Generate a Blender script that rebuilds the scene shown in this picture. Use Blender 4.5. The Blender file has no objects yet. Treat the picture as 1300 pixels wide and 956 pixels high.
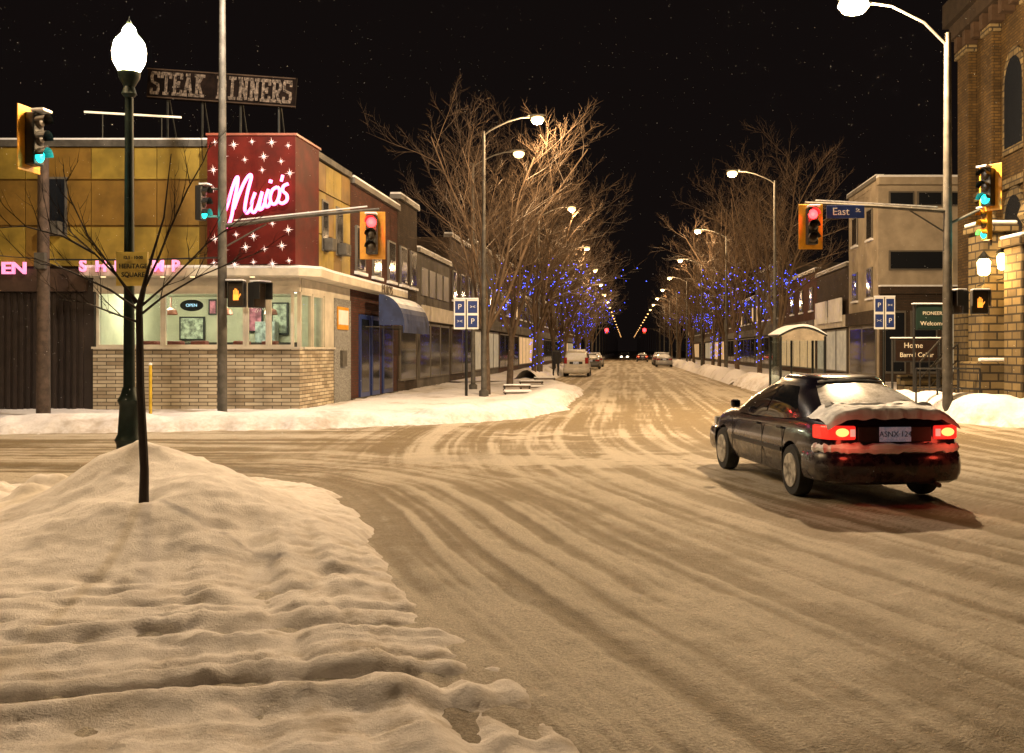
import bpy, bmesh, math, random
import numpy as np
from mathutils import Vector, Matrix
random.seed(7)
SC=bpy.context.scene; COL=SC.collection
F=1264.0; EH=1.7; HY=445.0
SX,SY=.1139,.9935                     # street direction
SROT=math.atan2(SX,SY)
def P(t,Z): return ((t+SX*Z)/SY, Z)
def wx(px,Y): return (px-650)/F*Y
def wz(py,Y): return EH+(HY-py)/F*Y
# ------------------------------------------------------------------ helpers
OFF={}
class MB:
    def __init__(s): s.v=[]; s.f=[]
    def add(s,vs,fs):
        n=len(s.v); s.v+=[tuple(q) for q in vs]; s.f+=[tuple(i+n for i in f) for f in fs]; return s
    def box(s,c,d,rz=0,rx=0,ry=0):
        M=Matrix.Translation(c)@Matrix.Rotation(rz,4,'Z')@Matrix.Rotation(ry,4,'Y')@Matrix.Rotation(rx,4,'X')
        x,y,z=[q/2 for q in d]
        vs=[M@Vector((a*x,b*y,e*z)) for e in(-1,1) for b in(-1,1) for a in(-1,1)]
        return s.add(vs,[(0,2,3,1),(4,5,7,6),(0,1,5,4),(2,6,7,3),(0,4,6,2),(1,3,7,5)])
    def b2(s,x0,x1,y0,y1,z0,z1): return s.box(((x0+x1)/2,(y0+y1)/2,(z0+z1)/2),(abs(x1-x0),abs(y1-y0),abs(z1-z0)))
    def prism(s,poly,z0,z1):
        a=sum(poly[i][0]*poly[(i+1)%len(poly)][1]-poly[(i+1)%len(poly)][0]*poly[i][1] for i in range(len(poly)))
        if a<0: poly=poly[::-1]
        n=len(poly)
        vs=[(p[0],p[1],z0) for p in poly]+[(p[0],p[1],z1) for p in poly]
        fs=[tuple(range(n-1,-1,-1)),tuple(range(n,2*n))]+[(i,(i+1)%n,(i+1)%n+n,i+n) for i in range(n)]
        return s.add(vs,fs)
    def st(s,t0,t1,Z0,Z1,z0,z1): return s.prism([P(t0,Z0),P(t1,Z0),P(t1,Z1),P(t0,Z1)],z0,z1)
    def tube(s,pts,rs,n=8,cap=True):
        pts=[Vector(p) for p in pts]
        if not hasattr(rs,'__len__'): rs=[rs]*len(pts)
        base=len(s.v); ref=None
        for i,p in enumerate(pts):
            d=(pts[min(i+1,len(pts)-1)]-pts[max(i-1,0)])
            if d.length<1e-9: d=Vector((0,0,1))
            d.normalize()
            if ref is None: ref=Vector((1,0,0)) if abs(d.x)<.8 else Vector((0,1,0))
            a=(ref-d*ref.dot(d))
            if a.length<1e-6: a=d.orthogonal()
            a.normalize(); b=d.cross(a); ref=a
            for k in range(n):
                q=2*math.pi*k/n; w=p+(a*math.cos(q)+b*math.sin(q))*rs[i]; s.v.append((w.x,w.y,w.z))
        for i in range(len(pts)-1):
            for k in range(n):
                k2=(k+1)%n
                s.f.append((base+i*n+k,base+i*n+k2,base+(i+1)*n+k2,base+(i+1)*n+k))
        if cap:
            s.f.append(tuple(base+k for k in range(n-1,-1,-1))); e=base+(len(pts)-1)*n
            s.f.append(tuple(e+k for k in range(n)))
        return s
    def lathe(s,prof,c=(0,0,0),n=20,axis='Z',sc=(1,1)):
        base=len(s.v)
        for r,h in prof:
            for k in range(n):
                q=2*math.pi*k/n; x,y=r*math.cos(q)*sc[0],r*math.sin(q)*sc[1]
                if axis=='Z': w=(c[0]+x,c[1]+y,c[2]+h)
                elif axis=='X': w=(c[0]+h,c[1]+x,c[2]+y)
                else: w=(c[0]+y,c[1]+h,c[2]+x)
                s.v.append(w)
        for i in range(len(prof)-1):
            for k in range(n):
                k2=(k+1)%n; s.f.append((base+i*n+k,base+i*n+k2,base+(i+1)*n+k2,base+(i+1)*n+k))
        s.f.append(tuple(base+k for k in range(n-1,-1,-1))); e=base+(len(prof)-1)*n; s.f.append(tuple(e+k for k in range(n)))
        return s
    def build(s,name,m,parent=None,smooth=False,bevel=0):
        off=OFF.get(parent.name,(0,0,0)) if parent else (0,0,0)
        me=bpy.data.meshes.new(name)
        me.from_pydata([(v[0]-off[0],v[1]-off[1],v[2]-off[2]) for v in s.v],[],s.f); me.update()
        return link_mesh(name,me,m,parent,smooth,bevel,off)
def link_mesh(name,me,m,parent=None,smooth=False,bevel=0,off=(0,0,0)):
    if m: 
        me.materials.clear(); me.materials.append(m)
    if smooth:
        me.shade_smooth(); me.set_sharp_from_angle(angle=math.radians(38))
    o=bpy.data.objects.new(name,me); COL.objects.link(o)
    if parent: o.parent=parent
    OFF[o.name]=off
    if bevel:
        b=o.modifiers.new('b','BEVEL'); b.width=bevel; b.segments=2; b.limit_method='ANGLE'
    return o
def tag(o,label=None,cat=None,group=None,kind=None):
    if label:o['label']=label
    if cat:o['category']=cat
    if group:o['group']=group
    if kind:o['kind']=kind
    return o
def thing(name,label,cat,loc=(0,0,0),rz=0,group=None):
    o=bpy.data.objects.new(name,None); COL.objects.link(o); o.location=loc; o.rotation_euler=(0,0,rz); o.empty_display_size=.2
    OFF[o.name]=tuple(loc) if rz==0 else (0,0,0)
    return tag(o,label,cat,group)
def local(name,label,cat,group=None):
    return thing(name,label,cat,(0,0,0),0,group)
def dup(root,loc,rz,label=None,group=None,skip=()):
    r=root.copy(); COL.objects.link(r); r.location=loc; r.rotation_euler=(0,0,rz)
    if label:r['label']=label
    if group:r['group']=group
    for ch in list(root.children):
        if ch.name.split('.')[0] in skip: continue
        c=ch.copy(); COL.objects.link(c); c.parent=r
        for g in list(ch.children):
            d=g.copy(); COL.objects.link(d); d.parent=c
    return r
def place(r,loc,rz=0): r.location=loc; r.rotation_euler=(0,0,rz); return r
# ------------------------------------------------------------------ materials
def nt(name):
    m=bpy.data.materials.new(name); m.use_nodes=True; t=m.node_tree; return m,t,t.nodes['Principled BSDF'],t.nodes['Material Output']
def N(t,typ,**k):
    n=t.nodes.new(typ)
    for a,b in k.items(): setattr(n,a,b)
    return n
def mixc(t,fac,a,b,blend='MIX'):
    n=t.nodes.new('ShaderNodeMix'); n.data_type='RGBA'; n.blend_type=blend
    for sock,v in ((n.inputs[0],fac),(n.inputs[6],a),(n.inputs[7],b)):
        if hasattr(v,'is_output'): t.links.new(v,sock)
        elif isinstance(v,(int,float)): sock.default_value=v
        else: sock.default_value=(*v,1) if len(v)==3 else v
    return n.outputs[2]
def ramp(t,src,a,b):
    n=t.nodes.new('ShaderNodeMapRange'); n.interpolation_type='SMOOTHSTEP'; n.inputs['From Min'].default_value=a; n.inputs['From Max'].default_value=b
    t.links.new(src,n.inputs['Value']); return n.outputs[0]
def noise(t,scale,detail=4,vec=None,rough=.6):
    n=t.nodes.new('ShaderNodeTexNoise'); n.inputs['Scale'].default_value=scale; n.inputs['Detail'].default_value=detail; n.inputs['Roughness'].default_value=rough
    if vec is None:
        tc=t.nodes.new('ShaderNodeTexCoord'); vec=tc.outputs['Object']
    t.links.new(vec,n.inputs['Vector']); return n.outputs['Fac']
def bump(t,p,src,strength,dist=.02):
    b=t.nodes.new('ShaderNodeBump'); b.inputs['Strength'].default_value=strength; b.inputs['Distance'].default_value=dist
    t.links.new(src,b.inputs['Height']); t.links.new(b.outputs[0],p.inputs['Normal'])
SNOWC=(.74,.76,.80)
def snowcap(t,col,lo=.35,hi=.75,c=SNOWC):
    g=t.nodes.new('ShaderNodeNewGeometry'); s=t.nodes.new('ShaderNodeSeparateXYZ'); t.links.new(g.outputs['Normal'],s.inputs[0])
    return mixc(t,ramp(t,s.outputs['Z'],lo,hi),col,c)
def mat(name,c,rough=.65,metal=0,var=.25,ns=3,bs=0,bstr=.3,cap=False,emis=0,ec=None,coat=0,sample=True,spec=None):
    m,t,p,o=nt(name)
    p.inputs['Roughness'].default_value=rough; p.inputs['Metallic'].default_value=metal
    col=None
    if var>0:
        f=noise(t,ns); col=mixc(t,ramp(t,f,.3,.7),tuple(q*(1-var) for q in c),tuple(min(1,q*(1+var)) for q in c))
    if cap:
        if col is None:
            r=t.nodes.new('ShaderNodeRGB'); r.outputs[0].default_value=(*c,1); col=r.outputs[0]
        col=snowcap(t,col)
    if col is not None: t.links.new(col,p.inputs['Base Color'])
    else: p.inputs['Base Color'].default_value=(*c,1)
    if bs: bump(t,p,noise(t,bs),bstr)
    if coat: p.inputs['Coat Weight'].default_value=coat
    if spec is not None: p.inputs['Specular IOR Level'].default_value=spec
    if emis:
        p.inputs['Emission Color'].default_value=(*(ec or c),1); p.inputs['Emission Strength'].default_value=emis
        if not sample: m.cycles.emission_sampling='NONE'
    return m
def brick(name,c1,c2,mo,bw,bh,ms=.012,var=.3,rough=.85,emis=0):
    m,t,p,o=nt(name); p.inputs['Roughness'].default_value=rough; p.inputs['Specular IOR Level'].default_value=.2
    tc=N(t,'ShaderNodeTexCoord'); s=N(t,'ShaderNodeSeparateXYZ'); t.links.new(tc.outputs['Object'],s.inputs[0])
    a=N(t,'ShaderNodeMath',operation='ADD'); t.links.new(s.outputs['X'],a.inputs[0]); t.links.new(s.outputs['Y'],a.inputs[1])
    cb=N(t,'ShaderNodeCombineXYZ'); t.links.new(a.outputs[0],cb.inputs['X']); t.links.new(s.outputs['Z'],cb.inputs['Y'])
    b=N(t,'ShaderNodeTexBrick'); t.links.new(cb.outputs[0],b.inputs['Vector'])
    b.inputs['Scale'].default_value=1; b.inputs['Brick Width'].default_value=bw; b.inputs['Row Height'].default_value=bh; b.inputs['Mortar Size'].default_value=ms
    b.inputs['Color1'].default_value=(*c1,1); b.inputs['Color2'].default_value=(*c2,1); b.inputs['Mortar'].default_value=(*mo,1); b.inputs['Bias'].default_value=0
    f=noise(t,1.1,6); col=mixc(t,1.0,b.outputs['Color'],mixc(t,ramp(t,f,.3,.7),(1-var,)*3,(1,1,1)),'MULTIPLY')
    t.links.new(col,p.inputs['Base Color'])
    bp=N(t,'ShaderNodeBump'); bp.invert=True; bp.inputs['Strength'].default_value=.6; bp.inputs['Distance'].default_value=.015
    t.links.new(b.outputs['Fac'],bp.inputs['Height']); t.links.new(bp.outputs[0],p.inputs['Normal'])
    return m
def glassmat(name,tint=(.9,.95,.95),gl=.10):
    m,t,p,o=nt(name); t.nodes.remove(p)
    a=N(t,'ShaderNodeBsdfTransparent'); a.inputs[0].default_value=(*tint,1); g=N(t,'ShaderNodeBsdfGlossy'); g.inputs['Roughness'].default_value=.03
    x=N(t,'ShaderNodeMixShader'); x.inputs[0].default_value=gl; t.links.new(a.outputs[0],x.inputs[1]); t.links.new(g.outputs[0],x.inputs[2]); t.links.new(x.outputs[0],o.inputs[0]); return m
def snowmat(name,c=(.72,.72,.74),dirt=(.42,.36,.30),dlo=.55,dhi=.8,bs=.5):
    m,t,p,o=nt(name); p.inputs['Roughness'].default_value=.75; p.inputs['Specular IOR Level'].default_value=.25
    at=N(t,'ShaderNodeAttribute'); at.attribute_name='snow'
    f=noise(t,.9,6); g=noise(t,14,5); f3=noise(t,4.5,7,rough=.7)
    col=mixc(t,ramp(t,f,dlo,dhi),c,dirt); col=mixc(t,ramp(t,g,.35,.7),col,mixc(t,.18,col,(.3,.27,.25)))
    a=N(t,'ShaderNodeMath',operation='MULTIPLY'); t.links.new(at.outputs['Fac'],a.inputs[0]); t.links.new(ramp(t,f3,.38,.66),a.inputs[1])
    col=mixc(t,a.outputs[0],col,(.34,.27,.185))
    t.links.new(col,p.inputs['Base Color'])
    h=N(t,'ShaderNodeMath',operation='ADD'); t.links.new(noise(t,60,4,rough=.75),h.inputs[0]); t.links.new(noise(t,11,6,rough=.7),h.inputs[1])
    bump(t,p,h.outputs[0],bs,.035); return m
def roadmat():
    m,t,p,o=nt('road_slush'); p.inputs['Roughness'].default_value=.62; p.inputs['Specular IOR Level'].default_value=.3
    at=N(t,'ShaderNodeAttribute'); at.attribute_name='snow'
    g=N(t,'ShaderNodeNewGeometry')
    n1=noise(t,18,7,g.outputs['Position'],.75); n2=noise(t,60,4,g.outputs['Position'],.7); n3=noise(t,3.2,6,g.outputs['Position'],.7)
    a=N(t,'ShaderNodeMath',operation='MULTIPLY_ADD'); t.links.new(n1,a.inputs[0]); a.inputs[1].default_value=.8; t.links.new(at.outputs['Fac'],a.inputs[2])
    a2=N(t,'ShaderNodeMath',operation='MULTIPLY_ADD'); t.links.new(n3,a2.inputs[0]); a2.inputs[1].default_value=.5; t.links.new(a.outputs[0],a2.inputs[2])
    s=ramp(t,a2.outputs[0],.56,1.72)
    col=mixc(t,s,(.215,.158,.076),(.68,.60,.48))
    col=mixc(t,ramp(t,n2,.3,.72),mixc(t,.5,col,(.10,.075,.042)),col)
    t.links.new(col,p.inputs['Base Color'])
    h=N(t,'ShaderNodeMath',operation='ADD'); t.links.new(n1,h.inputs[0]); t.links.new(n2,h.inputs[1]); bump(t,p,h.outputs[0],.9,.035)
    return m
M={}
M['snow']=snowmat('snow',(.80,.75,.71),(.56,.49,.42)); M['snow2']=snowmat('bank_snow',(.78,.77,.80),(.42,.38,.35),.52,.76)
M['cap']=mat('snow_cap',SNOWC,.7,var=.06,ns=8,bs=25,bstr=.3)
M['road']=roadmat()
M['blackmetal']=mat('black_metal',(.02,.022,.022),.4,.6,var=.2)
M['greenmetal']=mat('dark_green_metal',(.009,.018,.015),.5,.3,var=.3,ns=8,spec=.3)
M['galv']=mat('galvanised_metal',(.085,.08,.07),.65,.2,var=.3,ns=4,spec=.3)
M['wood']=mat('weathered_wood',(.08,.055,.04),.85,var=.35,ns=6,bs=20)
M['yellow']=mat('signal_yellow',(.60,.27,.015),.5,var=.15,ns=6)
M['dark']=mat('dark_plastic',(.015,.015,.015),.5,var=0)
M['red_on']=mat('red_lens_lit',(1,.05,.04),.4,var=0,emis=11,ec=(1,.022,.026))
M['green_on']=mat('green_lens_lit',(0,.9,.8),.4,var=0,emis=3,ec=(.02,.75,.68))
M['lens_off']=mat('unlit_lens',(.03,.02,.012),.35,var=0)
M['orange_on']=mat('orange_hand_lit',(1,.4,.05),.4,var=0,emis=1.6,ec=(1,.34,.04),sample=False)
M['lampglow']=mat('sodium_lens_lit',(1,.7,.35),.4,var=0,emis=4.2,ec=(1,.66,.28),sample=False)
M['lampbig']=mat('corner_lens_lit',(1,.7,.35),.4,var=0,emis=30,ec=(1,.74,.40),sample=False)
M['lampfar']=mat('sodium_lens_far',(1,.6,.25),.4,var=0,emis=3.6,ec=(1,.50,.16),sample=False)
M['globe']=mat('globe_lit',(1,.9,.7),.4,var=0,emis=540,ec=(1,.68,.34))
M['neon']=mat('pink_neon',(1,.3,.55),.4,var=0,emis=4.8,ec=(1,.13,.38))
M['neonw']=mat('white_neon',(1,.8,.85),.4,var=0,emis=.8,ec=(1,.80,.66),sample=False)
M['neond']=mat('dim_pink_neon',(1,.35,.6),.4,var=0,emis=1.1,ec=(1,.25,.50),sample=False)
M['signred']=mat('sign_red',(.070,.005,.003),.6,var=.4,ns=1.2,spec=.15)
M['mustard']=mat('mustard_panel',(.235,.165,.028),.5,var=.35,ns=.9,spec=.3)
M['ochre']=mat('ochre_panel',(.165,.095,.018),.5,var=.35,ns=.9,spec=.3)
M['stone']=brick('ledge_stone',(.60,.53,.40),(.33,.265,.18),(.13,.11,.08),.50,.10,.012,.35)
M['cream']=mat('cream_fascia',(.48,.44,.36),.6,var=.15,ns=2)
M['ribbed']=mat('dark_brown_metal',(.025,.017,.014),.5,var=.2)
M['speckle']=mat('pebble_panel',(.20,.20,.19),.9,var=.8,ns=30,bs=40)
M['redbrick']=brick('red_brick',(.10,.028,.018),(.065,.02,.014),(.05,.04,.03),.22,.075)
M['brownbrick']=brick('brown_brick',(.075,.046,.030),(.05,.034,.024),(.04,.035,.028),.22,.075)
M['greywall']=mat('grey_render',(.10,.09,.08),.85,var=.25,ns=1.2,bs=30,spec=.2)
M['paintwhite']=mat('off_white_render',(.33,.28,.21),.8,var=.22,ns=.8,bs=30,bstr=.15,spec=.2)
M['church']=brick('church_stone',(.105,.062,.019),(.065,.038,.013),(.035,.024,.012),.30,.10,.012,.5)
M['rubble']=brick('porch_rubble_stone',(.20,.15,.072),(.10,.075,.040),(.035,.028,.02),.45,.22,.025,.4)
M['dkwin']=mat('dark_window_glass',(.012,.014,.018),.08,var=0)
M['frame']=mat('window_frame_paint',(.10,.09,.075),.5,var=.1)
M['litwin']=mat('lit_window',(.4,.3,.2),.5,var=.3,ns=2,emis=.45,ec=(1,.62,.28),sample=False)
M['litwin2']=mat('lit_shopfront',(.3,.3,.26),.5,var=.3,ns=2,emis=.18,ec=(.9,.75,.5),sample=False)
M['blue']=mat('blue_awning',(.016,.028,.085),.75,var=.3,cap=True)
M['bluepaint']=mat('blue_paint',(.015,.035,.16),.4,var=.1)
M['white']=mat('white_paint',(.70,.70,.68),.5,var=.08)
M['signgreen']=mat('green_sign_paint',(.005,.02,.015),.5,var=.1)
M['black']=mat('black_paint',(.012,.012,.012),.5,var=0)
M['bark']=mat('bark_with_snow',(.085,.06,.042),.9,var=.35,ns=5,bs=14,bstr=.6)
m_,t_,p_,o_=nt('twig_with_snow'); p_.inputs['Roughness'].default_value=.9; p_.inputs['Specular IOR Level'].default_value=.1
t_.links.new(snowcap(t_,mixc(t_,ramp(t_,noise(t_,2),.3,.7),(.065,.045,.030),(.13,.092,.062)),.50,.96,(.58,.53,.48)),p_.inputs['Base Color']); M['twig']=m_
m_,t_,p_,o_=nt('dark_twig'); p_.inputs['Roughness'].default_value=.9
t_.links.new(mixc(t_,ramp(t_,noise(t_,2),.3,.7),(.022,.016,.013),(.04,.03,.024)),p_.inputs['Base Color']); M['dktwig']=m_
M['bulb']=mat('blue_bulb',(.1,.2,1),.4,var=0,emis=9,ec=(.045,.085,1),sample=False)
M['clear']=glassmat('clear_glass')
M['room']=mat('room_wall',(.66,.64,.50),.8,var=.12,ns=1.2)
M['tube']=mat('fluorescent_panel',(1,1,.95),.4,var=0,emis=5,ec=(.95,1,.85),sample=False)
M['dim']=mat('tube_white',(1,.9,.75),.5,var=0,emis=.7,ec=(1,.82,.55),sample=False)
# ------------------------------------------------------------------ numpy noise
def vn(x,y,seed=0):
    xi=np.floor(x); yi=np.floor(y); fx=x-xi; fy=y-yi; fx=fx*fx*(3-2*fx); fy=fy*fy*(3-2*fy)
    def h(a,b):
        q=np.sin(a*127.1+b*311.7+seed*74.7)*43758.5453; return q-np.floor(q)
    return (h(xi,yi)*(1-fx)+h(xi+1,yi)*fx)*(1-fy)+(h(xi,yi+1)*(1-fx)+h(xi+1,yi+1)*fx)*fy
def fbm(x,y,o=4,seed=0):
    s=0;a=.5;tt=0
    for i in range(o):
        s=s+a*vn(x*2**i,y*2**i,seed+i*3.1); tt+=a; a*=.55
    return s/tt
def rot(x,y,a): return x*math.cos(a)+y*math.sin(a),-x*math.sin(a)+y*math.cos(a)
def sst(a,b,x):
    q=np.clip((x-a)/(b-a),0,1); return q*q*(3-2*q)
def sdist(poly,X,Y):
    d=np.full(X.shape,1e9); ins=np.zeros(X.shape,bool); n=len(poly)
    for i in range(n):
        ax,ay=poly[i]; bx,by=poly[(i+1)%n]; ex,ey=bx-ax,by-ay
        q=np.clip(((X-ax)*ex+(Y-ay)*ey)/(ex*ex+ey*ey+1e-12),0,1)
        d=np.minimum(d,np.hypot(X-ax-q*ex,Y-ay-q*ey))
        c=((ay>Y)!=(by>Y))&(X<(bx-ax)*(Y-ay)/(by-ay+1e-12)+ax); ins^=c
    return np.where(ins,d,-d)
def sheet(name,X,Y,Z,m,attr=None,trim=None,kind='structure'):
    nr,nc=X.shape; v=np.stack([X,Y,Z],-1).reshape(-1,3)
    i=np.arange((nr-1)*(nc-1)); r=i//(nc-1); c=i%(nc-1); a=r*nc+c
    q=np.stack([a,a+1,a+nc+1,a+nc],-1)
    if trim is not None: q=q[v[q][:,:,2].max(1)>trim]
    me=bpy.data.meshes.new(name); me.vertices.add(len(v)); me.vertices.foreach_set('co',v.ravel())
    me.loops.add(q.size); me.loops.foreach_set('vertex_index',q.ravel().astype(np.int32))
    me.polygons.add(len(q)); me.polygons.foreach_set('loop_start',(np.arange(len(q))*4).astype(np.int32)); me.update(calc_edges=True)
    me.polygons.foreach_set('use_smooth',np.ones(len(q),bool))
    if attr is not None:
        A=me.attributes.new('snow','FLOAT','POINT'); A.data.foreach_set('value',attr.ravel().astype(np.float32))
    me.materials.append(m); o=bpy.data.objects.new(name,me); COL.objects.link(o)
    if kind: o['kind']=kind
    return o
# ------------------------------------------------------------------ ground
near_poly=[(1.15,1.5),(.56,3.6),(.06,5.1),(-.42,6.4),(-1.05,8.4),(-1.55,10.4),(-2.1,12.0),(-2.9,13.1),(-4.1,13.8),(-5.4,13.7),(-6.2,12.6),(-7.2,12.0),(-9,11.8),(-40,11.6),(-40,1.5)]
left_poly=[(-60,19.6),(-10.2,20.0),(-4.25,21.4),(-.9,23.2),(.6,25.2),(1.6,28.0),P(-1.6,33),P(-1.7,42),P(-2.6,46),P(-4.3,49),P(-4.3,400),P(-9.5,400),P(-9.5,60),(-60,60)]
right_poly=[P(5.2,400),P(5.2,38),P(5.5,32),P(6.2,27.5),P(7.2,24),(10.9,22.0),(14,21.2),(60,19.5),(60,60),P(14,60),P(14,400)]
def rutfield(X,Y):
    yy=np.linspace(0,60,601); sl=-.34+.454*sst(7,24,yy); xc=np.concatenate([[0],np.cumsum(.5*(sl[1:]+sl[:-1])*.1)])
    xc=xc-np.interp(25,yy,xc)+3.4
    c=np.where(Y<60,np.interp(Y,yy,xc),xc[-1]+(Y-60)*.1146)
    u=X-c
    a=fbm(u*2.6,Y*.045,3,1)*.34+fbm(u*8.5,Y*.10,3,5)*.42+fbm(u*19,Y*.35,2,6)*.24
    for k,(c0,w) in enumerate([(-2.3,.14),(-.8,.15),(1.1,.13),(2.6,.15),(.3,.09),(-3.3,.11),(-1.6,.09)]):
        wob=.4*(vn(Y*.06,Y*0+k,9)-.5)
        a=a-.12*np.exp(-((u-c0-wob)/w)**2)+.06*np.exp(-((u-c0-wob-.22)/.09)**2)
    d=-sdist(near_poly,X,Y)
    b=fbm(d*3.4,(X+Y)*.10,3,11)*.45+fbm(d*9,(X-Y)*.2,2,13)*.55
    for c0 in (.7,1.15,2.1,2.55): b=b-.11*np.exp(-((d-c0)/.12)**2)+.07*np.exp(-((d-c0-.24)/.1)**2)
    wb=sst(4.4,1.0,d)*sst(4,7,Y)
    cr=fbm(Y*2.6+X*.05,X*.07,4,17)
    wc=sst(-1.5,-5,X-(Y-17)*.1)*sst(12,13.5,Y)*sst(23,20,Y)
    wc=np.maximum(wc,sst(9,13,X)*sst(23,20,Y)*sst(12,15,Y))
    s=a*(1-wb)+b*wb; s=s*(1-wc)+cr*wc
    clump=fbm(X*2.2,Y*2.2,4,21)
    s=s+.22*(clump-.5)
    big=fbm(X*.3,Y*.3,3,25)
    return s+.24*(big-.5),u,d
Yr=[1.2]
while Yr[-1]<900: Yr.append(Yr[-1]*(1.0075 if Yr[-1]<40 else 1.02))
Yr=np.array(Yr); k=np.linspace(-1,1,700); kk=np.sign(k)*(np.abs(k)*.72+.93*np.abs(k)**5)
Xg=Yr[:,None]*kk[None,:]; Yg=np.repeat(Yr[:,None],len(kk),1)
s,u,d=rutfield(Xg,Yg)
sn=sst(.37,.65,s)
near=np.exp(-np.maximum(Yg-4,0)/25)
edge=sst(.9,.0,d)*sst(3,5,Yg)
patch_=np.exp(-((Xg-1.2)/2.8)**2-((Yg-15.6)/1.4)**2)*sst(.43,.56,fbm(Xg*1.0,Yg*2.2,4,27))+np.exp(-((Xg-.3)/2.2)**2-((Yg-19.6)/1.2)**2)*sst(.43,.56,fbm(Xg*1.1,Yg*2.4,4,28))
Zg=(.026*(s-.5)*2+.026*(fbm(Xg*6,Yg*6,3,31)-.5))*np.clip(near*1.3,0,1)
sn=np.clip(sn*.84+edge*.3+.25*(sdist(left_poly,Xg,Yg)>-.5)+.9*patch_,0,1.3)
sheet('road',Xg,Yg,Zg,M['road'],sn)
sheet('ground',*np.meshgrid(np.linspace(-1500,1500,7),np.linspace(-300,2500,7)),np.full((7,7),-.12),M['road'],np.full((7,7),.4))
X,Y=np.meshgrid(np.arange(-13,1.2,.036),np.arange(1.6,15.2,.036))
D=sdist(near_poly,X,Y)
def g2(cx,cy,sx,sy,rot=0):
    c,s_=math.cos(rot),math.sin(rot); dx=(X-cx)*c+(Y-cy)*s_; dy=-(X-cx)*s_+(Y-cy)*c
    return np.exp(-(dx/sx)**2-(dy/sy)**2)
wn=fbm(X*1.2,Y*1.2,4,41)
hill=.48*g2(-4.0,10.4,.85,1.3,.2)+.38*g2(-3.1,9.8,.85,1.3,.3)+.22*g2(-3.3,8.4,1.0,.9)+.10*g2(-2.1,8.9,.7,1.1,.3)
Zs=.045+hill*(1+.55*(wn-.5))+.03*(fbm(X*.55,Y*.55,2,43)-.35)
hm=np.clip(hill*3,0,1)
Xa,Ya=rot(X,Y,.5)
lump=1-2*np.abs(fbm(Xa*1.5,Ya*1.5,3,40)-.5)
Zs+=hm*(.055*(lump-.8)+.022*(fbm(X*4.5,Y*4.5,3,39)-.5))
low=1-np.clip(hill*2.2,0,1)
Xb,Yb_=rot(X,Y,-.35)
tram=fbm(Xb*2.0,Yb_*3.4,4,45)*.6+fbm(Xa*5.0,Ya*8,4,46)*.4
Zs+=low*(.042*(tram-.5)*2)
Zs+=.012*(fbm(X*11,Y*11,3,47)-.5)+.008*(fbm(X*23,Y*23,2,48)-.5)
# plough and tyre ridges that run beside the kerb and curve toward the camera
rid=fbm(D*4.2+.4*fbm(X,Y,2,53),(Y-X)*.22,3,49)
Zs+=sst(10,7.5,Y)*sst(2.4,.8,D)*.16*(rid-.45)
arc=np.hypot(X-.5,(Y+1.5)*1.25)
rd3=fbm(arc*3.1,np.arctan2(Y+1.5,X-.5)*1.6,3,55)
Zs+=sst(7.6,6.0,Y)*.15*(rd3-.48)
for c0 in (8.35,8.75,9.6,10.0): Zs-=.035*np.exp(-((arc-c0)/.09)**2)*sst(8.2,7.2,Y)
rng=random.Random(5)
for j in range(2):
    ph=rng.uniform(0,3)
    for i in range(18):
        t=i/18; cx=-6.0+4.6*t; cy=6.1+j*.95+.4*math.sin(t*2.5+ph)+(.14 if i%2 else -.14)
        Zs-=.05*g2(cx,cy,.14,.06,rng.uniform(-.4,.4)); Zs+=.014*g2(cx+.12,cy,.10,.10)
for cx,cy in ((-3.0,7.1),(-2.75,7.0),(-1.45,6.9),(-1.3,7.35),(-2.1,6.6),(-2.4,8.2)): Zs-=.06*g2(cx,cy,.12,.09)
Zs-=.04*g2(-3.18,8.6,.16,.12)
for i in range(200):
    cx=rng.uniform(-6.8,.3); cy=rng.uniform(3.8,11); rr=rng.uniform(.02,.05); Zs+=.02*g2(cx,cy,rr,rr)
for i in range(45):
    cx=rng.uniform(-9,-4.9); cy=rng.uniform(10.6,12.0); rr=rng.uniform(.07,.2); Zs+=.09*g2(cx,cy,rr,rr)
ef=sst(-.06,.26,D+.24*(fbm(X*2.4,Y*2.4,4,51)-.5))
Zs=Zs*ef-.06*(1-ef)
dirt=np.clip(low*(.25+.75*sst(.58,.40,tram))*(.30+.6*sst(2.2,.5,D)+.2*sst(7.5,5.5,Y)),0,1)*.75
sheet('near_pavement_snow',X,Y,Zs,M['snow'],attr=dirt,trim=-.045)
def near_h(x,y):
    i=int((y-1.6)/.036); j=int((x+13)/.036); return float(Zs[i,j])
def bank(name,poly,x0,x1,y0,y1,res,hk,hin,seed,ry=None):
    X,Y=np.meshgrid(np.arange(x0,x1,res),np.arange(y0,y1,ry or res)); D=sdist(poly,X,Y)
    n=fbm(X*.8,Y*.8,4,seed); n2=fbm(X*2.6,Y*2.6,3,seed+2)
    Z=hin+.08*(n-.4)+.06*(n2-.5)+hk*np.exp(-((D-1.0)/.75)**2)*sst(.3,.75,n+.15)
    Z+=.03*(fbm(X*1.2,Y*7,3,seed+4)-.5)
    e=sst(-.1,.5,D+.6*(n2-.5)); Z=Z*e-.08*(1-e)
    sheet(name,X,Y,Z,M['snow2'],attr=.5*sst(.8,.1,D),trim=-.06)
bank('left_pavement_snow',left_poly,-26,8,19,50,.11,.24,.10,61)
Yb=np.linspace(50,380,330)
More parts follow.
